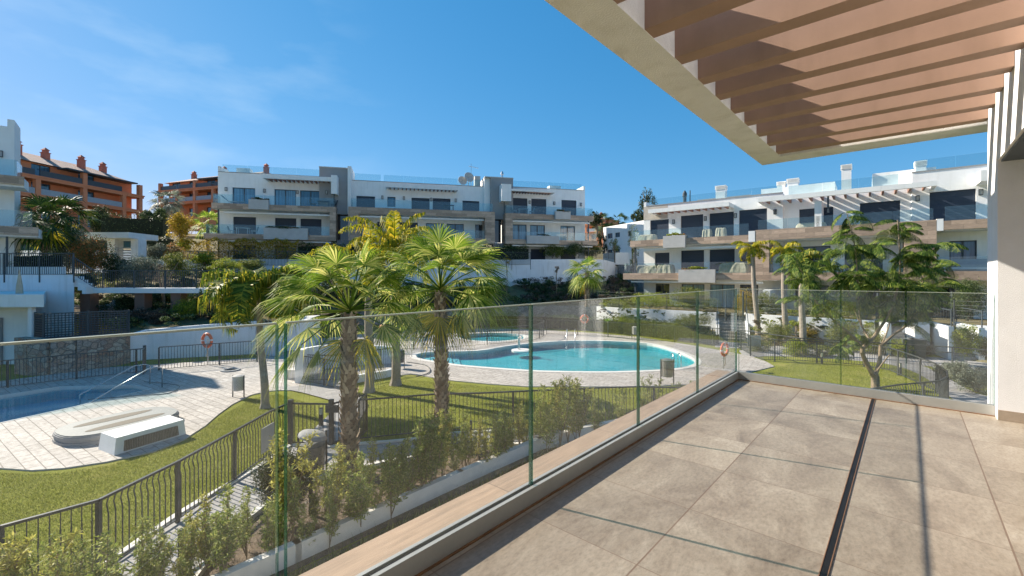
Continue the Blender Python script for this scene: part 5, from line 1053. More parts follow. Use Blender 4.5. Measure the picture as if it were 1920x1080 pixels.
def lounger(B,x,z,d,label,mat):
    F=B.F; r=thing('sun_lounger',label,'sun lounger',F.P(x,d,z),F.a); m=MB(); m.box(-.3,1.2,-.3,.3,.3,.36); m.build('bed',mat,r); m=MB(); m.add([(-.3,-.3,.36),(-.3,.3,.36),(-.95,.3,.95),(-.95,-.3,.95),(-.3,-.3,.30),(-.3,.3,.30),(-.99,.3,.9),(-.99,-.3,.9)],[(0,1,2,3),(7,6,5,4),(1,0,4,5),(2,1,5,6),(3,2,6,7),(0,3,7,4)]); m.build('backrest',mat,r)
    for a in (-.2,1.1): m=MB(); m.bar((a,-.25,0),(a,-.25,.3),.04); m.bar((a,.25,0),(a,.25,.3),.04); m.build('leg',mat,r)
lounger(BB,2.2,8.52,.9,'grey sun lounger at the left end of the upper balcony of the shaded block',FURN)
r=thing('balcony_sofa','pale grey outdoor sofa on the right block balcony next to the white pillar','sofa',RF.P(24.0,1.0,1.47),RF.a); m=MB(); m.box(-.9,.9,-.4,.4,.15,.3); m.build('frame',FURNW,r); m=MB(); m.box(-.85,.85,-.38,.3,.301,.48); m.build('seat_cushion',FURN,r); m=MB(); m.box(-.85,.85,.301,.4,.35,.85); m.build('back_cushion',FURN,r)
# ---------------------------------------------------------------- vegetation
def fan_crown(m,c,n,L,rg,nseg=26,el0=82,el1=-48,pet=.45,droop=.35,lean=0,width=1.0,dirs=None):
    c=Vector(c)
    if dirs: n=len(dirs)
    for i in range(n):
        f=(i+.5)/n; el=R(el0+(el1-el0)*f**.9+rg.uniform(-7,7)); az=i*2.39996+rg.uniform(-.25,.25); l=L*rg.uniform(.85,1.12)*(1 if f>.12 else .75)
        if dirs:      # (angle seen from the terrace, lean towards or away from it, length)
            a_,dy_,k_=dirs[i]; d0=Vector((math.cos(R(a_)),dy_,math.sin(R(a_)))).normalized(); el=math.asin(d0.z); az=math.atan2(d0.y,d0.x); l=L*k_; f=max(0,min(1,(60-math.degrees(el))/110))
        out=Vector((math.cos(az),math.sin(az),0)); t=out*math.cos(el)+Z1*math.sin(el); P0=c+Z1*(.12*(1-f)); P1=P0+t*l*pet*.6; t2=(t-Z1*.18*(.4+f)).normalized(); P2=P1+t2*l*pet*.5
        m.tube([P0,P1,P2],[.022,.017,.012],4,False)
        s=t2.cross(Z1)
        if s.length<.1: s=Vector((1,0,0))
        s.normalize(); nr=s.cross(t2).normalized(); tw=rg.uniform(-.5,.5); s,nr=(s*math.cos(tw)+nr*math.sin(tw)),(nr*math.cos(tw)-s*math.sin(tw))
        R_=l*(1-pet*.75); span=R(rg.uniform(82,115)); fold=rg.uniform(.2,.5)
        for k in range(nseg):
            a=-span+2*span*(k+.5)/nseg; da=span/nseg*.97*width
            def pt(r_,a_,up=0):
                d=t2*math.cos(a_)+s*math.sin(a_); dz=-droop*(r_/R_)**2.2*R_*(.6+.4*math.cos(a_))-abs(math.sin(a_))*fold*r_*.6
                return P2+d*r_+nr*up+Vector((0,0,dz))
            ln=R_*(.72+.28*math.cos(a*.8))*rg.uniform(.88,1.06); up=.012*(1 if k%2 else -1)
            r1=ln*.45; w=da*.92
            tp=pt(ln,a+rg.uniform(-.05,.05))-Vector((0,0,rg.uniform(.02,.26)*ln*(.4+f)))
            m.add([pt(.02,a-w),pt(.02,a+w),pt(r1,a+w,up),pt(r1,a-w,-up),pt(ln*.8,a+w*.28),pt(ln*.8,a-w*.28),tp],[(0,1,2,3),(3,2,4,5),(5,4,6)])
def feather_crown(m,c,n,L,rg,nl=34,el0=78,el1=-10,bend=1.5,ll=.55,hang=.75,w=.05):
    c=Vector(c)
    for i in range(n):
        f=(i+.5)/n; el=R(el0+(el1-el0)*f+rg.uniform(-8,8)); az=i*2.39996+rg.uniform(-.3,.3); out=Vector((math.cos(az),math.sin(az),0)); l=L*rg.uniform(.85,1.1)*(1 if f>.12 else .8)
        pts=[c.copy()]; e=el; st=10
        for k in range(st): e-=bend/st*(0.5+1.0*k/st)*(.75+.5*f); pts.append(pts[-1]+(out*math.cos(e)+Z1*math.sin(e))*(l/st))
        m.tube(pts,[.022*(1-.8*k/st) for k in range(st+1)],4,False)
        for k in range(nl):
            u=.12+.87*k/nl; q=u*st; j=min(int(q),st-1); p=pts[j].lerp(pts[j+1],q-j); t=(pts[j+1]-pts[j]).normalized(); s=t.cross(Z1); s=s.normalized() if s.length>.05 else Vector((1,0,0)); le=ll*(math.sin(PI*min(1,u*.9+.1))**.6)*rg.uniform(.8,1.1)
            for sd_ in (-1,1):
                d=(s*sd_*rg.uniform(.5,.9)+t*.45+Vector((rg.uniform(-.15,.15),rg.uniform(-.15,.15),rg.uniform(-.1,.25)))).normalized(); mid=p+d*le*.5; tip=mid+(d*(1-hang)+Vector((0,0,-hang))).normalized()*le*.55; wv=t*w
                m.add([p-wv*.4,p+wv*.4,mid+wv*.5,mid-wv*.5,tip],[(0,1,2,3),(3,2,4)])
def fan_trunk(m,base,top,r0,r1,rg,boots=None,rows=46,per=9,flare=1.25):
    base=Vector(base);top=Vector(top); n=26; pts=[base.lerp(top,k/n)+Vector((math.sin(k*.7)*.01,math.cos(k*.9)*.01,0)) for k in range(n+1)]
    m.tube(pts,[(r0+(r1-r0)*k/n)*(flare if k<2 else 1)*(1+.05*math.sin(k*2.1)) for k in range(n+1)],14)
    if boots is not None:
        H=(top-base).length
        for j in range(rows):
            f=(j+.3)/rows; rad=(r0+(r1-r0)*f)*(1.0+.04*math.sin(j))
            for i in range(per):
                a=2*PI*(i+.5*(j%2))/per+rg.uniform(-.08,.08)+j*.06; c=base.lerp(top,f); d=Vector((math.cos(a),math.sin(a),0)); s=Vector((-math.sin(a),math.cos(a),0)); w=PI*rad/per*rg.uniform(.85,1.15); h=H/rows*rg.uniform(1.2,1.9); o=rg.uniform(.03,.075)*(1.2 if f<.1 else 1)
                sk=rg.uniform(-.4,.4)*w
                b_=c+d*rad*.97; m2=c+d*(rad+o)+Z1*h*.65+s*sk
                boots.add([b_-s*w-Z1*h*.25,b_+s*w-Z1*h*.25,m2+s*w*.55,m2-s*w*.55,m2+Z1*h*.25+d*.012+s*w*.3,m2+Z1*h*.25+d*.012-s*w*.35],[(0,1,2,3),(3,2,4,5),(0,3,5),(1,4,2)])
def fan_palm(base,hgt,L,r0,r1,n,label,seed,mat=FAN,lean=(0,0),nseg=26,boots=True,skirt=3,**kw):
    rg=random.Random(seed); base=Vector(base); top=base+Vector((lean[0],lean[1],hgt)); r=thing('fan_palm',label,'palm tree',base)
    m=MB(base); b=MB(base); fan_trunk(m,base,top,r0,r1,rg,b if boots else None,rows=max(8,int(hgt/.085)),per=9 if r0>.15 else 7)
    tr=m.build('trunk',BARK,r); 
    if boots: b.build('leaf_stubs',DRYB,r)
    m=MB(base); fan_crown(m,top,n,L,rg,nseg,**kw); m.build('crown',mat,r)
    if skirt:
        m=MB(base); fan_crown(m,top-Z1*.12,skirt,L*.8,rg,nseg,-42,-70,.4,.2); m.build('dry_leaves',bpy.data.materials['queen_palm_leaf'],r)
    return r
fan_palm(G(655,887),3.72,1.78,.175,.14,30,'nearest fan palm, left of the two with thick scaly trunks in front of the pools',11,lean=(.0,0),nseg=30,pet=.62,droop=.42,skirt=2,dirs=[(182,-.2,1.05),(196,.25,1.0),(212,-.35,1.02),(232,-.5,.85),(170,.6,1.0),(158,-.5,.95),(145,.1,1.0),(132,.7,1.0),(122,-.3,.95),(108,.2,.95),(98,-.35,.9),(88,.5,.95),(78,.05,1.0),(66,-.3,.95),(54,.4,.95),(42,-.1,.95),(28,.6,.95),(16,-.3,.85),(2,.3,.85),(-14,-.2,.75),(-30,.5,.7),(100,-.9,.85),(60,-1.0,.8),(140,-1.1,.8),(70,1.3,.9),(120,1.3,.9),(188,1.1,.9),(10,1.2,.85),(90,-.1,.8),(115,.4,.9),(150,-.2,.9),(50,.1,.9),(35,-.6,.85),(175,-.7,.9),(83,.9,.95),(64,.8,.9)])
fan_palm(G(829,836),4.15,1.78,.175,.13,34,'right one of the two fan palms with thick scaly trunks in front of the pools',23,lean=(-.05,0),nseg=30,pet=.60,droop=.40,skirt=3,dirs=[(184,-.2,.95),(198,.3,1.0),(172,.3,1.0),(160,-.4,.95),(148,.4,1.0),(136,-.1,.98),(122,.3,1.0),(108,-.3,.95),(92,.1,1.05),(80,.4,.95),(68,-.3,1.0),(56,.2,1.05),(44,-.2,1.1),(32,.3,1.08),(20,-.2,1.0),(8,.3,.98),(-6,-.2,.95),(-22,.2,.9),(-40,-.3,.75),(212,.4,.95),(226,-.3,.8),(75,-1.1,.85),(125,-1.0,.85),(30,-1.1,.8),(160,-1.2,.8),(60,1.3,.9),(110,1.3,.9),(10,1.2,.9),(170,1.2,.9),(-25,1.0,.8),(205,1.1,.85),(100,.6,.95),(86,-.7,.9),(62,.9,1.0),(142,.9,.95),(50,-.6,1.0),(25,.8,1.0),(0,-.7,.9),(180,.9,.95),(-15,.6,.85)])
def queen_palm(base,hgt,L,r0,n,label,seed,mat=QUEEN,lean=(0,0),**kw):
    rg=random.Random(seed); base=Vector(base); top=base+Vector((lean[0],lean[1],hgt)); r=thing('feather_palm',label,'palm tree',base)
    m=MB(base); k=22; m.tube([base.lerp(top,i/k)+Vector((math.sin(i*.35)*.03,0,0)) for i in range(k+1)],[r0*(1.35 if i==0 else 1-.35*i/k)*(1+.03*(i%2)) for i in range(k+1)],12); m.build('trunk',BARK2,r)
    m=MB(base); m.tube([top-Z1*.1,top+Z1*.25,top+Z1*.5],[r0*.75,r0*.7,.04],8); m.build('crown_shaft',bpy.data.materials['green_queen_palm_leaf'],r)
    m=MB(base); feather_crown(m,top+Z1*.2,n,L,rg,**kw); m.build('crown',mat,r); return r
queen_palm(G(497,765),3.85,2.1,.135,26,'drooping feather palm with a slim leaning trunk, between the left pool and the curved wall',5,QUEENG,lean=(-.22,0),nl=52,ll=.95,bend=2.5,hang=.88,el0=72,el1=10)
queen_palm(G(742,722),5.6,2.7,.20,18,'tall yellow-green feather palm behind the two front fan palms, beside the dark bin',6,QUEEN,lean=(-.05,0),nl=46,ll=.62,bend=1.6)
queen_palm(G(692,735),4.9,2.4,.19,15,'yellow-green feather palm directly behind the left front fan palm',8,QUEEN,nl=42,ll=.6,bend=1.8)
queen_palm(G(1422,640),6.3,1.55,.19,12,'leftmost of three slim feather palms before the right block, with a small yellow crown',9,QUEEN,lean=(-.45,0),nl=36,ll=.5,bend=2.0,el0=65)
queen_palm(G(1472,646),6.0,1.5,.19,12,'middle one of three slim feather palms before the right block',10,QUEEN,lean=(-.1,0),nl=36,ll=.5,bend=2.0)
queen_palm(G(1505,664),5.3,1.45,.19,14,'rightmost of three slim feather palms before the right block, half hidden by the feathery tree',12,QUEENG,lean=(-.05,0),nl=36,ll=.5,bend=1.9)
def at_top(px,pyb,pyt,Y): b=PY(px,pyb,Y); return b,PY(px,pyt,Y).z-b.z
for px,yb,yt,Y,L,n,l,mt,s in ((556,570,520,30,1.35,16,'small fan palm in front of the white retaining wall, left of the front palms',FAN,31),(622,540,500,36,1.5,16,'small fan palm by the white retaining wall, right above the nearest palm crown',FAN,32),(1101,575,512,37,1.75,20,'single fan palm in front of the right end of the white wall',FAN,33),
    (85,490,418,30,2.1,20,'dark fan palm left of the canopy on the upper left, left one of two',FAND,34),(112,490,404,32,2.2,22,'dark fan palm left of the canopy on the upper left, right one of two',FAND,35),(390,470,420,47,1.9,18,'lime fan palm at the left corner of the shaded white block',FAN,36),
    (1128,445,416,110,3,14,'distant fan palm above the plain white house, left one',FAND,38),(1160,445,414,108,3,14,'distant fan palm above the plain white house, right one',FAND,39)):
    b,h=at_top(px,yb,yt,Y); fan_palm(b,h,L,.17,.15,n,l,s,mt,nseg=16,boots=(Y<40),skirt=2 if Y<40 else 0)
b,h=at_top(313,450,378,58); r=fan_palm(b,h,2.3,.3,.26,24,'silvery blue fan palm between the two terracotta buildings',40,SHRUBG,nseg=18,boots=False,skirt=0)
# feathery forked tree on the right lawn
def jacaranda():
    rg=random.Random(4); base=G(1641,728); s=FOC/base.y; r=thing('feathery_tree','forked tree with long feathery fronds standing on the right-hand lawn','tree',base)
    def p(px,py,dy=0): return PY(px,py,base.y+dy)
    m=MB(base); def_=[([(1641,729,0),(1641,708,0),(1637,700,0)],.15,.14),
     ([(1637,702,0),(1622,675,-.1),(1617,655,-.2),(1632,640,-.2),(1645,622,-.2),(1660,600,-.3),(1672,575,-.4),(1683,540,-.5),(1688,500,-.5),(1686,450,-.4),(1683,412,-.4)],.10,.022),
     ([(1641,703,0),(1650,675,.2),(1651,650,.3),(1657,645,.3),(1675,628,.5),(1700,610,.8),(1718,580,1.0),(1727,545,1.2),(1735,500,1.3),(1742,460,1.3)],.085,.02),
     ([(1618,655,-.2),(1600,632,-.3),(1575,610,-.5),(1550,588,-.8),(1528,562,-1.1),(1508,520,-1.3),(1490,480,-1.4)],.06,.015),
     ([(1632,640,-.2),(1615,610,.3),(1600,575,.5),(1588,540,.6),(1578,500,.7)],.045,.015),([(1615,610,.3),(1610,570,.2),(1608,520,0),(1604,470,-.1),(1596,430,-.1),(1588,400,-.1)],.04,.012),
     ([(1651,650,.3),(1664,620,.6),(1668,590,.9),(1650,550,1.2),(1645,500,1.4)],.035,.012),([(1643,698,0),(1652,685,-.2),(1668,665,-.4)],.04,.02)]
    for pts,a,b_ in def_:
        P=smooth_loop([p(*q) for q in pts],3,False); n=len(P); m.tube(P,[a+(b_-a)*(i/(n-1))**.7 for i in range(n)],9)
    m.build('trunk',BARK3,r)
    m=MB(base)
    def spray(c,n,L):
        for i in range(n):
            az=rg.uniform(0,2*PI); el=rg.uniform(-.35,.75); out=Vector((math.cos(az),math.sin(az),0)); l=L*rg.uniform(.7,1.15); pts=[c]; e=el; st=6
            for k in range(st): e-=.21; pts.append(pts[-1]+(out*math.cos(e)+Z1*math.sin(e))*(l/st))
            m.tube(pts,[.008]*(st+1),3,False); npn=17
            for k in range(npn):
                u=.12+.86*k/npn; q=u*st; j=min(int(q),st-1); b_=pts[j].lerp(pts[j+1],q-j); t=(pts[j+1]-pts[j]).normalized(); s=t.cross(Z1).normalized(); le=l*.30*math.sin(PI*(u*.85+.1))
                for sg in (-1,1):
                    d=(s*sg+t*.35-Z1*.35).normalized(); w_=.021; e1=b_+d*le*.5-Z1*.0; e2=b_+d*le-Z1*le*.25
                    for z in range(3):
                        a0=b_.lerp(e2,z/3)+Z1*.02*math.sin(PI*z/3); a1=b_.lerp(e2,(z+.86)/3); m.add([a0-t*w_*.7,a0+t*w_*.7,a1+t*w_*.6-Z1*.02,a1-t*w_*.6-Z1*.02],[(0,1,2,3)])
    rows=[(1588,408,3,.7,0),(1684,420,4,.75,-.3)]
    for px,py,k,L,dy in rows: spray(p(px,py,dy),k,L)
    pts=[]
    for pts_,a,b_ in def_[1:7]:
        P=smooth_loop([p(*q) for q in pts_],3,False); n=len(P)
        for i,q in enumerate(P):
            if i/n>.52: pts.append(q)
    for q in pts: spray(q+Vector((rg.uniform(-.25,.25),rg.uniform(-.3,.3),rg.uniform(-.2,.1))),3,rg.uniform(.85,1.25))
    for i in range(78):
        px=rg.uniform(1500,1775); py=rg.uniform(448,560); 
        if (px<1530 and py<470) : continue
        q=p(px,py,rg.uniform(-1.1,1.2)); spray(q,3,rg.uniform(.8,1.2))
    for px,py in ((1720,600),(1735,585),(1715,575),(1740,560),(1600,625),(1590,640),(1610,645),(1585,660),(1620,630),(1575,650)): spray(p(px,py,rg.uniform(-.4,.6)),3,.75)
    m.build('crown',JAC,r)
jacaranda()
# bushes: pixel of the foot, width and height in photo pixels, depth
def bush(px,py,wpx,hpx,Y,mat,label,n=1400,size=.13,seed=None,trunk=True,asp=.45,name='bush',cat='bush',flat=0):
    b=PY(px,py,Y); k=Y/FOC; w_=wpx*k/2; h=hpx*k; seed=seed or int(px*3+py); n=int(n*4); size*=.74; r=thing(name,label,cat,b)
    m=MB(b); m.leaves(b+Z1*h*.55,(w_,w_*.8,h*.55),n,size,seed=seed,asp=asp); m.build('foliage',mat,r)
    m=MB(b); rg=random.Random(seed)
    for i in range(5): m.tube([b,b+Vector((rg.uniform(-.3,.3)*w_,rg.uniform(-.3,.3)*w_,h*.45)),b+Vector((rg.uniform(-.8,.8)*w_,rg.uniform(-.6,.6)*w_,h*.8))],[.03,.018,.008],5)
    m.build('stems',BARK3,r); return r
BU=[(450,600,60,40,27.5,SHRUB,'green bush under the drooping feather palm',1500,.10),(478,560,60,44,31,SHRUB,'leafy green bush behind the drooping feather palm',1500,.13),(420,512,60,26,40,SHRUBL,'lime bush above the walkway railing, right one',1300,.14),(470,508,56,22,42,SHRUB,'green bush above the walkway railing, behind the drooping palm',1300,.14),
(275,520,50,36,34,SHRUB,'fresh green bush between the silvery bush and the white canopy',1500,.13),(160,545,44,30,29,SHRUBD,'dark bush under the white steps',900,.12),(700,560,70,40,40,SHRUB,'green bush on the slope behind the tall feather palm',1500,.14),(330,570,50,26,30,SHRUB,'green bush in the shade behind the bare forked tree',1200,.12),
(172,512,68,62,31,SHRUBR,'red tipped shrub in front of the white canopy on the upper left',2600,.16),
(128,510,80,78,31.5,SHRUBG,'grey-green shrub beside the red tipped shrub on the upper left',2600,.16),
(190,438,42,48,50,SHRUBD,'large round clipped dark bush below the terracotta building, left of three',2200,.2),
(276,425,26,30,52,HEDGE,'small round clipped bush between the terracotta buildings, middle of three',1200,.2),
(300,425,26,34,52,HEDGE,'round clipped bush left of the silvery palm, rightmost of three',1200,.2),
(290,492,46,34,38,SHRUBG,'pale oleander bush right of the white canopy',1500,.15),(325,495,34,36,37,SHRUBR,'small red tipped bush left of the yellow bamboo row',1200,.14),
(262,538,70,56,31,SHRUBG,'silvery bush behind the walkway railing',2600,.13),(215,530,46,50,31,SHRUBD,'dark bush behind the stair railing',1500,.14),(330,520,50,44,32,SHRUB,'loose green bush behind the walkway railing, left of the drooping palm',1300,.14),
(355,605,56,44,27,SHRUBL,'bright green bush below the walkway, right of the bare tree',2600,.10),(250,612,60,34,26.5,TWIG,'dry brown bush below the walkway, left one',1500,.12),(300,612,46,30,26.3,TWIG,'dry brown bush at the foot of the bare tree',1200,.12),(400,602,60,36,27,TWIG,'dry brown bush below the walkway near the drooping palm',1500,.12),
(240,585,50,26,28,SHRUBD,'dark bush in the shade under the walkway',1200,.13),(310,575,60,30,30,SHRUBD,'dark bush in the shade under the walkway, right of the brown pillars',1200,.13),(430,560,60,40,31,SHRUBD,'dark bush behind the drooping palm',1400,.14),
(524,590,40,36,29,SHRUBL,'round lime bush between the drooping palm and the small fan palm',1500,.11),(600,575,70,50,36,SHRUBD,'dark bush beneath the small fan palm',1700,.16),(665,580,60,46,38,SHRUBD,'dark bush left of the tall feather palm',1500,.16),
(385,500,50,26,42,SHRUBL,'low lime bush under the lime fan palm',1200,.16),(345,470,24,20,44,SHRUBL,'small green bush above the bamboo row',700,.16),
(1300,612,70,24,31,SHRUB,'low green bush in the bed behind the right end of the pool',1500,.09),(1220,575,80,26,37.5,SHRUBL,'green bushes on top of the low white wall, left one',1700,.11),(1290,575,70,34,36,SHRUB,'green bush on the upper garden before the curtained windows',1700,.11),(1335,590,46,30,34.5,SHRUB,'green bush left of the narrow stairs',1200,.10),(1180,610,60,20,35,SHRUBL,'low lime planting at the left end of the flower bed',1000,.1),
(1397,585,44,40,33,SHRUBY,'yellowish bush above the retaining wall beside the leftmost slim palm',1700,.09),(1440,588,50,38,32.5,SHRUB,'dark green bush above the retaining wall between the slim palms',1700,.09),(1525,592,70,34,31,SHRUBG,'silvery bush above the retaining wall behind the feathery tree',1500,.09),(1590,596,50,48,30,SHRUB,'green bush left of the left garden stairs',1500,.09),(1625,600,40,36,29,SHRUBL,'lime bush beside the left gate',1000,.09),
(1712,606,36,62,27,SHRUBY,'bright yellow bush beside the gate between the stairs',2000,.08),(1735,606,34,50,27,SHRUBD,'dark bush between the two garden stairs at the top',1200,.09),
(1815,602,60,72,26,HEDGE,'tall green bush beside the white pillar on the upper garden',3600,.09),(1812,668,46,56,22.5,SHRUBL,'young citrus tree at the foot of the far right retaining wall',2200,.09),(1850,672,40,40,23,SHRUBD,'dark bush next to the young citrus tree',1200,.09),
(1460,640,60,32,29,SHRUB,'round green bush between the slim palm trunks',2200,.08),(1515,640,44,30,29,SHRUBY,'yellowish low bush right of the slim palm trunks',1400,.08),(1580,652,60,50,27,SHRUB,'green bush behind the right lawn fence',2400,.08),(1640,664,60,42,26,SHRUB,'green and bronze bush behind the forked trunk',2400,.08),(1690,674,46,36,25,SHRUBL,'lime bush behind the curved fence end',1500,.08),
(1492,672,50,34,25.5,SHRUBL,'bright green bush behind the right lawn gate',2200,.07),(1540,672,60,26,25.2,SHRUB,'low bush behind the right lawn fence',1500,.07),(1425,665,50,26,27,SHRUB,'low bush between the lifebuoy and the lawn gate',1400,.07),(1728,668,44,30,25,TWIG,'dry bush behind the waste containers',1200,.07),
(1798,715,50,36,19.5,SHRUBG,'silvery low shrub outside the curved fence, left one',2400,.06),(1832,738,76,46,17.5,SHRUBG,'silvery low shrub nearest the white pillar',3600,.06),(1770,706,36,24,20,SHRUBG,'small silvery shrub by the curved fence',1200,.06),
(535,960,110,110,8.2,SHRUBD,'dark conical conifer in the foreground, right behind the glass seam',5000,.05),
(860,500,60,30,52,HEDGE,'dark clipped bush row in front of the shaded block, by the second tower',1600,.2),(960,492,60,34,53,HEDGE,'rounded green bush left of the shuttered garden door of the shaded block',1600,.2),(690,480,46,22,47,SHRUBD,'dark bush before the first stair tower',900,.2),
(1110,485,40,30,56,SHRUB,'green bush at the right corner of the shaded block',1000,.2),(1036,484,50,24,53.5,SHRUB,'light green bush under the right balconies of the shaded block',1000,.18),(1078,482,44,26,54,HEDGE,'green bush under the corner balcony of the shaded block',1000,.18)]
for q in BU: bush(*q[:7],n=q[7],size=q[8])
# taller trees
def tree(px,pb,pt,wpx,Y,mat,label,n=2500,size=.22,tr=.12,bm=BARK3,crown=.6,name='garden_tree',asp=.45):
    n=int(n*2); size*=.68
    b=PY(px,pb,Y); H_=PY(px,pt,Y).z-b.z; w_=wpx*Y/FOC/2; r=thing(name,label,'tree',b); rg=random.Random(int(px)); m=MB(b); c=b+Z1*H_*(1-crown/2)
    m.tube([b,b+Z1*H_*(1-crown)*.6+Vector((.05,0,0)),b+Z1*H_*(1-crown*.6)],[tr,tr*.8,tr*.5],7)
    for i in range(9): e=c+Vector((rg.uniform(-.8,.8)*w_,rg.uniform(-.6,.6)*w_,rg.uniform(-.3,.45)*H_*crown)); s_=b+Z1*H_*(1-crown)*rg.uniform(.6,1.2); m.tube([s_,s_.lerp(e,.5)+Z1*.1,e],[tr*.45,tr*.3,tr*.1],5)
    m.build('trunk',bm,r); m=MB(b); m.leaves(c,(w_,w_*.8,H_*crown/2),n,size,seed=int(px)+7,asp=asp); m.build('crown',mat,r); return r
tree(338,480,398,50,44,SHRUBY,'golden yellow leaved tree below the right terracotta building',2200,.24)
tree(305,600,488,66,28.5,TWIG,'nearly bare forked tree in front of the walkway',420,.12,.12,BARK3,.45)
tree(1119,445,396,32,95,SHRUBD,'round dark pine tree above the tiny terracotta building',1400,.5,.3)
tree(1216,440,350,34,66,SHRUBD,'dark conifer rising behind the left end of the right block',1800,.35,.25,BARK3,.9)
tree(1196,445,388,28,64,SHRUBD,'smaller dark conifer left of the taller one behind the right block',1100,.35,.2,BARK3,.85)
tree(1186,505,415,26,52,SHRUB,'thin loose tree before the right end of the plain white house',500,.22,.08,BARK3,.6)
tree(1152,505,438,30,56,SHRUB,'thin loose tree before the left end of the plain white house',450,.22,.08,BARK3,.55)
tree(950,555,477,18,46,SHRUBY,'tiny golden tree standing before the white wall, left one',260,.14,.04,BARK3,.22)
tree(1043,560,496,16,44,TWIG,'tiny pale dry tree standing before the white wall, right one',220,.12,.04,BARK3,.25)
tree(1492,650,596,30,28,SHRUBL,'small lime sapling between the slim palm trunks',420,.12,.04,BARK3,.4)
tree(378,610,525,20,27,SHRUB,'slender sapling below the walkway near the drooping palm',260,.12,.03,BARK3,.6)
for i,(px,yb,yt,Y) in enumerate(((1190,540,430,45),(1098,470,440,60),(1125,475,432,62),(1133,478,440,61))):
    b,h=at_top(px,yb,yt,Y); r=thing('cypress',('slender cypress by the balcony end of the right block','cypress right of the shaded block, leftmost of three','cypress right of the shaded block, middle of three','cypress right of the shaded block, rightmost of three')[i],'tree',b); m=MB(b); m.leaves(b+Z1*h*.5,(.45,.45,h*.5),700,.2,seed=i+50); m.build('crown',SHRUBD,r); m=MB(b); m.tube([b,b+Z1*h*.7],.06,6); m.build('trunk',BARK3,r)
# hedges
def hedge(pts,w_,h,mat,label,dens=220,size=.11,name='hedge',core=True):
    o=Vector(pts[0]); r=thing(name,label,'hedge',o); rs=np.random.RandomState(int(abs(o.x)*10)+3); m=MB(o); k=MB(o)
    for a,b_ in zip(pts[:-1],pts[1:]):
        d=b_-a; L=d.length; d/=L; s=Vector((-d.y,d.x,0)).normalized(); n=int(L*dens*2)
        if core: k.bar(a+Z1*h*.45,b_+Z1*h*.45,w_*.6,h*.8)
        t=rs.uniform(0,1,n); u=rs.uniform(-1,1,n); v=rs.uniform(0,1,n); side=rs.uniform(size=n)
        uu=np.where(side<.3,u,np.sign(u)*rs.uniform(.8,1.05,n)); vv=np.where(side<.3,rs.uniform(.9,1.06,n),v)
        bump=1+.10*np.sin(t*L*2.3+u)+.06*np.sin(t*L*6)
        A=np.array(a)[None]+np.outer(t,np.array(b_-a)); P=A+np.outer(uu*w_/2,np.array(s)); P[:,2]+=vv*h*bump
        D=np.outer(uu,np.array(s)); D[:,2]+=vv*.6; P-=np.array(o)[None]
        m.cards(P,D/(np.linalg.norm(D,axis=1)[:,None]+1e-6),size*.72,.5,rs)
    if core: k.build('stems',plain('hedge_core',(.012,.018,.008),.95,.3,5,0) if 'hedge_core' not in bpy.data.materials else bpy.data.materials['hedge_core'],r)  # one solid near-black block filling the hedge behind its leaves
    m.build('foliage',mat,r); return r
hedge([G(760,617),G(850,616),G(950,613),G(1050,616.5),G(1115,621)],.9,1.15,HEDGE,'clipped hedge behind the small round pool',230,.12)
hedge([G(1118,621.5),G(1200,629),G(1300,641)],.9,1.15,HEDGE,'clipped hedge behind the right half of the main pool',260,.11)
hedge([G(1150,618),G(1250,625),G(1330,634)],.7,1.0,SHRUB,'second looser hedge row above the clipped hedge at the right end of the main pool',260,.10)
hedge([G(1302,642),G(1345,648)],.7,.8,HEDGE,'short hedge piece left of the narrow garden stairs',260,.09)
hedge([PY(195,442,48),PY(310,446,49)],1.5,2.3,SHRUBD,'long dark clipped hedge between the white canopy and the terracotta buildings',120,.2)
hedge([PY(255,466,46),PY(320,467,46)],1.2,1.2,SHRUBD,'lower dark hedge right of the white canopy',120,.2)
hedge([PY(-60,515,28.2),PY(60,514,28.4),PY(112,512,28.8)],1.0,1.35,HEDGE,'dark green hedge behind the railing of the tall white wall',200,.13)
hedge([PY(330,488,43.5),PY(450,487,44.8),PY(560,487,46)],.8,1.9,SHRUBY,'golden bamboo-like hedge behind the dark fence, below the shaded block',330,.2,core=False)
hedge([PY(560,487,46.2),PY(690,487,48)],.8,1.6,HEDGE,'dark green hedge behind the dark fence, right of the golden one',120,.2)
hedge([PY(700,488,48.3),PY(990,487,52.5)],.8,1.5,HEDGE,'dark green hedge behind the palms, below the middle balconies of the shaded block',110,.2)
# slope planting (nobody could count it)
def scatter(name,label,A,Bq,n,size,mats,seed=1,hh=(.4,1.0)):
    rs=np.random.RandomState(seed); ms=[MB(A[0]) for _ in mats]; cs=[]
    def at(P,t):
        q=t*(len(P)-1); j=min(int(q),len(P)-2); return P[j].lerp(P[j+1],q-j)
    for i in range(n):
        t,f=rs.uniform(),rs.uniform(.02,.97); p=at(A,t).lerp(at(Bq,t),f); h=rs.uniform(*hh); w_=h*rs.uniform(.8,1.4); k=int(rs.uniform()**1.3*len(mats)) if rs.uniform()<.7 else (0 if f>.5 else len(mats)-1)
        ms[k].leaves(p+Z1*h*.45,(w_,w_,h*.6),480,.72*size*rs.uniform(.8,1.3),seed=i+seed*100)
    for m,mt in zip(ms,mats):
        if m.v: tag(m.build(name,mt),label,'shrubs',kind='stuff')
scatter('slope_shrubs','massed shrubs covering the slope below the white wall',SW,WT,260,.20,[SHRUBD,SHRUBG if 0 else HEDGE,TWIG],2,(.6,1.2))
scatter('slope_shrubs','dark undergrowth on the slope under the walkway',LS,LT,110,.16,[SHRUBD,TWIG,HEDGE],5,(.4,.9))
scatter('slope_shrubs','mixed undergrowth on the upper slope at the left',LT,LU,60,.22,[SHRUBD,SHRUB,HEDGE],7,(.5,1.2))
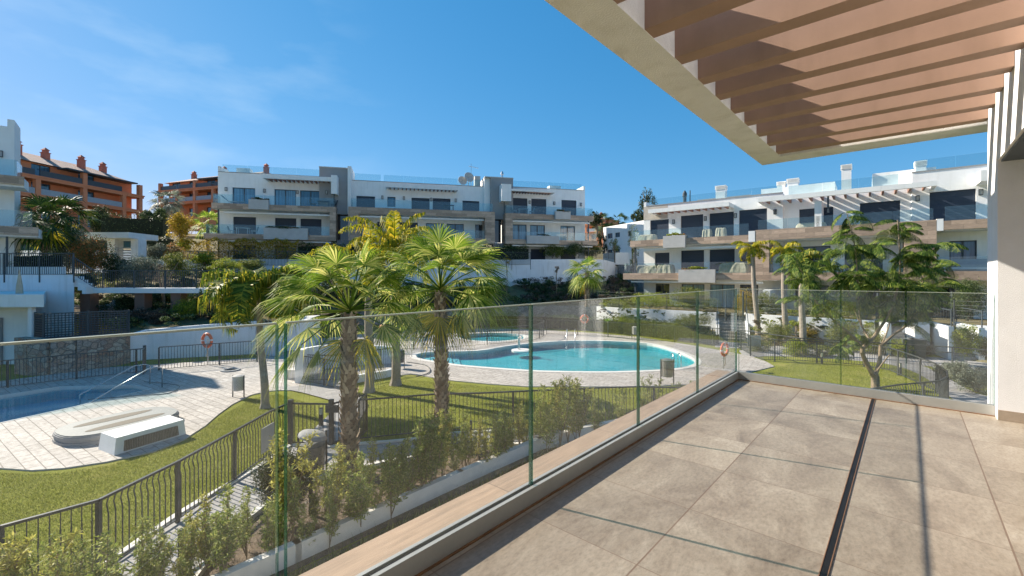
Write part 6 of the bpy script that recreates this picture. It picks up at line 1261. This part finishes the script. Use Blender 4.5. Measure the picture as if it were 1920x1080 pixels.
scatter('bed_plants','low ground cover in the bed behind the slim palms',[G(1412,650),G(1560,652),G(1640,656)],[p+Vector((0,-.3,0)) for p in segs[1]],60,.09,[SHRUB,TWIG,SHRUBL],9,(.15,.4))
scatter('bed_plants','low ground cover in the bed left of the narrow stairs',[G(1120,618),G(1200,629),G(1300,643)],[p+Vector((0,-.3,0)) for p in segs[0]],50,.09,[SHRUB,TWIG,HEDGE],10,(.15,.4))
scatter('garden_plants','mixed low plants on the upper garden before the right block',[p+Vector((0,.4,0)) for p in full[4:7]],[p+Vector((1.5,3.5,0)) for p in full[4:7]],30,.1,[SHRUB,SHRUBG,SHRUBL],12,(.3,.8))
scatter('garden_plants','mixed low plants on the upper garden left of the narrow stairs',[p+Vector((0,.4,0)) for p in full[0:4]],[p+Vector((1.,2.5,0)) for p in full[0:4]],30,.1,[SHRUB,SHRUBG,SHRUBL],13,(.3,.8))
# young shrubs in the foreground row
def young(seed,label,mat):
    rg=random.Random(seed); r=thing('young_shrub',label,'shrub',(0,0,0),group='young shrubs in the row beside the path'); m=MB(); f=MB(); H_=rg.uniform(1.25,1.5)
    stems=[(Vector((0,0,0)),Vector((rg.uniform(-.1,.1),rg.uniform(-.1,.1),H_)))]+[(Vector((0,0,.05)),Vector((rg.uniform(-.3,.3),rg.uniform(-.3,.3),H_*rg.uniform(.6,.95)))) for _ in range(2)]
    for a,b_ in stems:
        m.tube([a,a.lerp(b_,.5)+Vector((.02,.01,0)),b_],[.012,.008,.003],5)
        for k in range(30):
            t=.26+.74*k/30; p=a.lerp(b_,t); az=rg.uniform(0,2*PI); l=rg.uniform(.10,.24)*(1.2-t*.75); e=p+Vector((math.cos(az)*l,math.sin(az)*l,rg.uniform(.0,.16))); m.tube([p,e],[.004,.002],3)
            for q in range(15):
                c=p.lerp(e,.2+.85*q/15); d=Vector((rg.uniform(-1,1),rg.uniform(-1,1),rg.uniform(-.6,1))).normalized(); s=d.cross(Vector((rg.uniform(-1,1),rg.uniform(-1,1),1))).normalized(); ll=rg.uniform(.045,.09); f.add([c,c+d*ll*.5+s*.010,c+d*ll,c+d*ll*.5-s*.010],[(0,1,2,3)])
    m.build('stem',BARK3,r); f.build('foliage',mat,r); return r
YL=['young feathery green shrub in the row between the path and the low white garden wall','young yellowish feathery shrub in the row between the path and the low white garden wall','young airy shrub in the row between the path and the low white garden wall']
protos=[young(1,YL[0],YOUNG),young(2,YL[1],YOUNGY),young(3,YL[0],YOUNG),young(5,YL[2],YOUNG)]
rg=random.Random(12); cnt=0
for i in range(60):
    t=i/59; p=UN(-.6+11.2*t+rg.uniform(-.12,.12),-7.55+rg.uniform(-.45,.30)+(.45 if t>.85 else 0),GL+.02); k=rg.choice((0,0,1,2,2,3)); s_=rg.uniform(.6,1.35)
    if i<4: o=protos[i]; o.location=p; o.rotation_euler=(0,0,rg.uniform(0,6)); o.scale=(s_,)*3
    else: dup(protos[k],p,rg.uniform(0,6),s_)
for i in range(34):
    t=i/33; p=UN(-.8+11.0*t+rg.uniform(-.2,.2),-7.95+rg.uniform(-.35,.2)+(.4 if t>.8 else 0),GL+.02); dup(protos[rg.choice((0,1,2,3))],p,rg.uniform(0,6),rg.uniform(.5,.95))
for i in range(7):
    p=UN(10.2+i*.8,-6.9+.25*i+rg.uniform(-.2,.2),GL+.02); dup(protos[rg.choice((0,2,3))],p,rg.uniform(0,6),rg.uniform(.8,1.05))
# succulent
def agave(q,s,label):
    r=thing('agave',label,'succulent',q); m=MB(q); rg=random.Random(int(q.x*9)&255)
    for i in range(26):
        f=i/26; az=i*2.4; el=R(82-70*f); out=Vector((math.cos(az),math.sin(az),0)); t=out*math.cos(el)+Z1*math.sin(el); sd_=Vector((-math.sin(az),math.cos(az),0)); l=s*(.45+.55*f); nr=sd_.cross(t)
        m.add([q+Z1*.12+sd_*.03*s,q+Z1*.12-sd_*.03*s,q+Z1*.12+t*l*.5-sd_*.13*s,q+Z1*.12+t*l*.5+sd_*.13*s,q+Z1*.12+t*l,q+Z1*.12+t*l*.5+nr*.03*s],[(0,1,5),(1,2,5),(2,4,5),(4,3,5),(3,0,5)])
    m.build('rosette',SUCC,r); m=MB(q); m.tube([q,q+Z1*.2],.05,6); m.build('stem',BARK3,r)
agave(G(733,896),.38,'bright green agave rosette among the young shrubs right of the first front palm'); agave(PY(1139,606,35),.5,'green agave in front of the low white wall behind the main pool')
# weeds under the ledge, grass blades on the near lawn
def blades(name,label,poly_fn,n,h,mat,seed,wd=.006):
    rs=np.random.RandomState(seed); P=poly_fn(rs,n); n=len(P); a=rs.uniform(0,2*PI,n); ln=rs.uniform(.5,1.2,n)*h; dx=np.cos(a);dy=np.sin(a); le=rs.uniform(-.5,.5,(n,2))*ln[:,None]
    v=np.zeros((n,3,3)); v[:,0]=P; v[:,1]=P; v[:,0,0]-=dx*wd; v[:,0,1]-=dy*wd; v[:,1,0]+=dx*wd; v[:,1,1]+=dy*wd; v[:,2]=P; v[:,2,:2]+=le; v[:,2,2]+=ln
    m=MB(tuple(P[0])); m.v=[tuple(x) for x in (v.reshape(-1,3)-P[0]).tolist()]; m.f=[(3*i,3*i+1,3*i+2) for i in range(n)]
    return tag(m.build(name,mat),label,'grass',kind='stuff')
def inpoly(x,y,poly):
    c=np.zeros(len(x),bool); n=len(poly)
    for i in range(n):
        x1,y1=poly[i][0],poly[i][1]; x2,y2=poly[(i+1)%n][0],poly[(i+1)%n][1]
        c^=((y1>y)!=(y2>y))&(x<(x2-x1)*(y-y1)/(y2-y1+1e-12)+x1)
    return c
lawnA=[(p.x,p.y) for p in gpoly([(-200,905),(0,886),(60,890),(120,886),(200,874),(345,832),(410,784),(470,748),(522,739),(590,760),(600,800),(545,835),(443,902),(336,965),(182,1074),(20,1245),(-250,1300)])]
lawnB=[(p.x,p.y) for p in gpoly([(672,742),(745,710),(840,719),(990,731),(1290,727),(1400,712),(1500,798),(1000,806),(830,815),(672,828),(695,775)])]
lawnC=[(p.x,p.y) for p in gpoly([(1400,712),(1455,690),(1520,672),(1600,678),(1660,684),(1705,696),(1740,714),(1700,760),(1500,760)])]
def in_(poly):
    xs=[p[0] for p in poly]; ys=[p[1] for p in poly]
    def f(rs,n):
        x=rs.uniform(min(xs),max(xs),n); y=rs.uniform(min(ys),max(ys),n); k=inpoly(x,y,poly); return np.stack([x[k],y[k],np.full(k.sum(),GL)],1)
    return f
blades('lawn_grass','short mown grass of the left foreground lawn',in_(lawnA),150000,.045,GRASSB,1)
blades('lawn_grass','short mown grass of the middle lawn between the fence and the main pool',in_(lawnB),110000,.045,GRASSB,2)
blades('lawn_grass','short mown grass of the right-hand lawn',in_(lawnC),50000,.045,GRASSB,3)
weed=[(p.x,p.y) for p in (UN(-1,-7.0),UN(9.5,-6.95),UN(12,-6.1),UN(12,-4.5),UN(-1,-4.5))]
blades('weeds','rough weeds and grass in the strip behind the low white garden wall',in_(weed),60000,.22,bpy.data.materials['shrub_leaf'],4,.007)
bedp=[(p.x,p.y) for p in (UN(-2,-7.35),UN(12,-7.2),UN(12,-8.2),UN(-2,-8.6))]
blades('weeds','sparse dry grass between the young shrubs beside the path',in_(bedp),9000,.14,TWIG,6,.006)
# little stones beneath the shrubs on the left
rs=np.random.RandomState(8)
for nm,a,b_,l,n in (('rocks',PY(140,592,28.6),PY(250,585,28.9),'line of pale rocks beneath the walkway',46),):
    m=MB(a)
    for i in range(n):
        c=a.lerp(b_,rs.uniform())+Vector((0,rs.uniform(-.4,.4),rs.uniform(-.1,.5))); q=rs.uniform(.15,.35); vs=[c+Vector(tuple(rs.normal(size=3)*q*.6)) for _ in range(8)]
        m.box(-q,q,-q*.7,q*.7,-q*.6,q*.6,Matrix.Translation(c)@Matrix.Rotation(rs.uniform(0,3),4,Vector((1,.5,rs.uniform())).normalized()))
    tag(m.build(nm,plain('pale_rock',(.26,.23,.20),.95,.3,4,.6)),l,'rocks',kind='stuff')
print('faces',sum(len(o.data.polygons) for o in bpy.data.objects if o.type=='MESH'),'objects',len(bpy.data.objects))

GRP={'fan_palm':'fan palms','feather_palm':'feather palms','bush':'garden bushes','garden_tree':'garden trees','cypress':'cypresses','hedge':'clipped hedges','pool_fence':'grey picket fences round the pools and lawns','dark_railing':'dark railings on the left terraces','litter_bin':'litter bins','lifebuoy':'lifebuoys on poles','pool_handrail':'steel pool handrails','garden_stairs':'garden stairs on the right','garden_gate':'garden gates above the stairs','waste_container':'waste containers','furniture_cover':'covered furniture on the balconies','balcony_chair':'balcony chairs','balcony_table':'balcony tables','terracotta_building':'terracotta buildings on the hill','apartment_block':'white apartment blocks','garden_retaining_wall':'low retaining walls on the right','glass_railing':'glass railings of the terrace','wire_fence':'wire fences','agave':'agaves','hose':'hoses on the deck','metal_fence':'dark fences before the shaded block','blank_sign':'blank signs on the fences','pool_gate':'pool gates','retaining_wall':'retaining walls below the shaded block'}
for o in list(bpy.data.objects):
    b=o.name.split('.')[0]
    if o.parent is None and 'label' in o and o.get('kind') is None and 'group' not in o and b in GRP: o['group']=GRP[b]
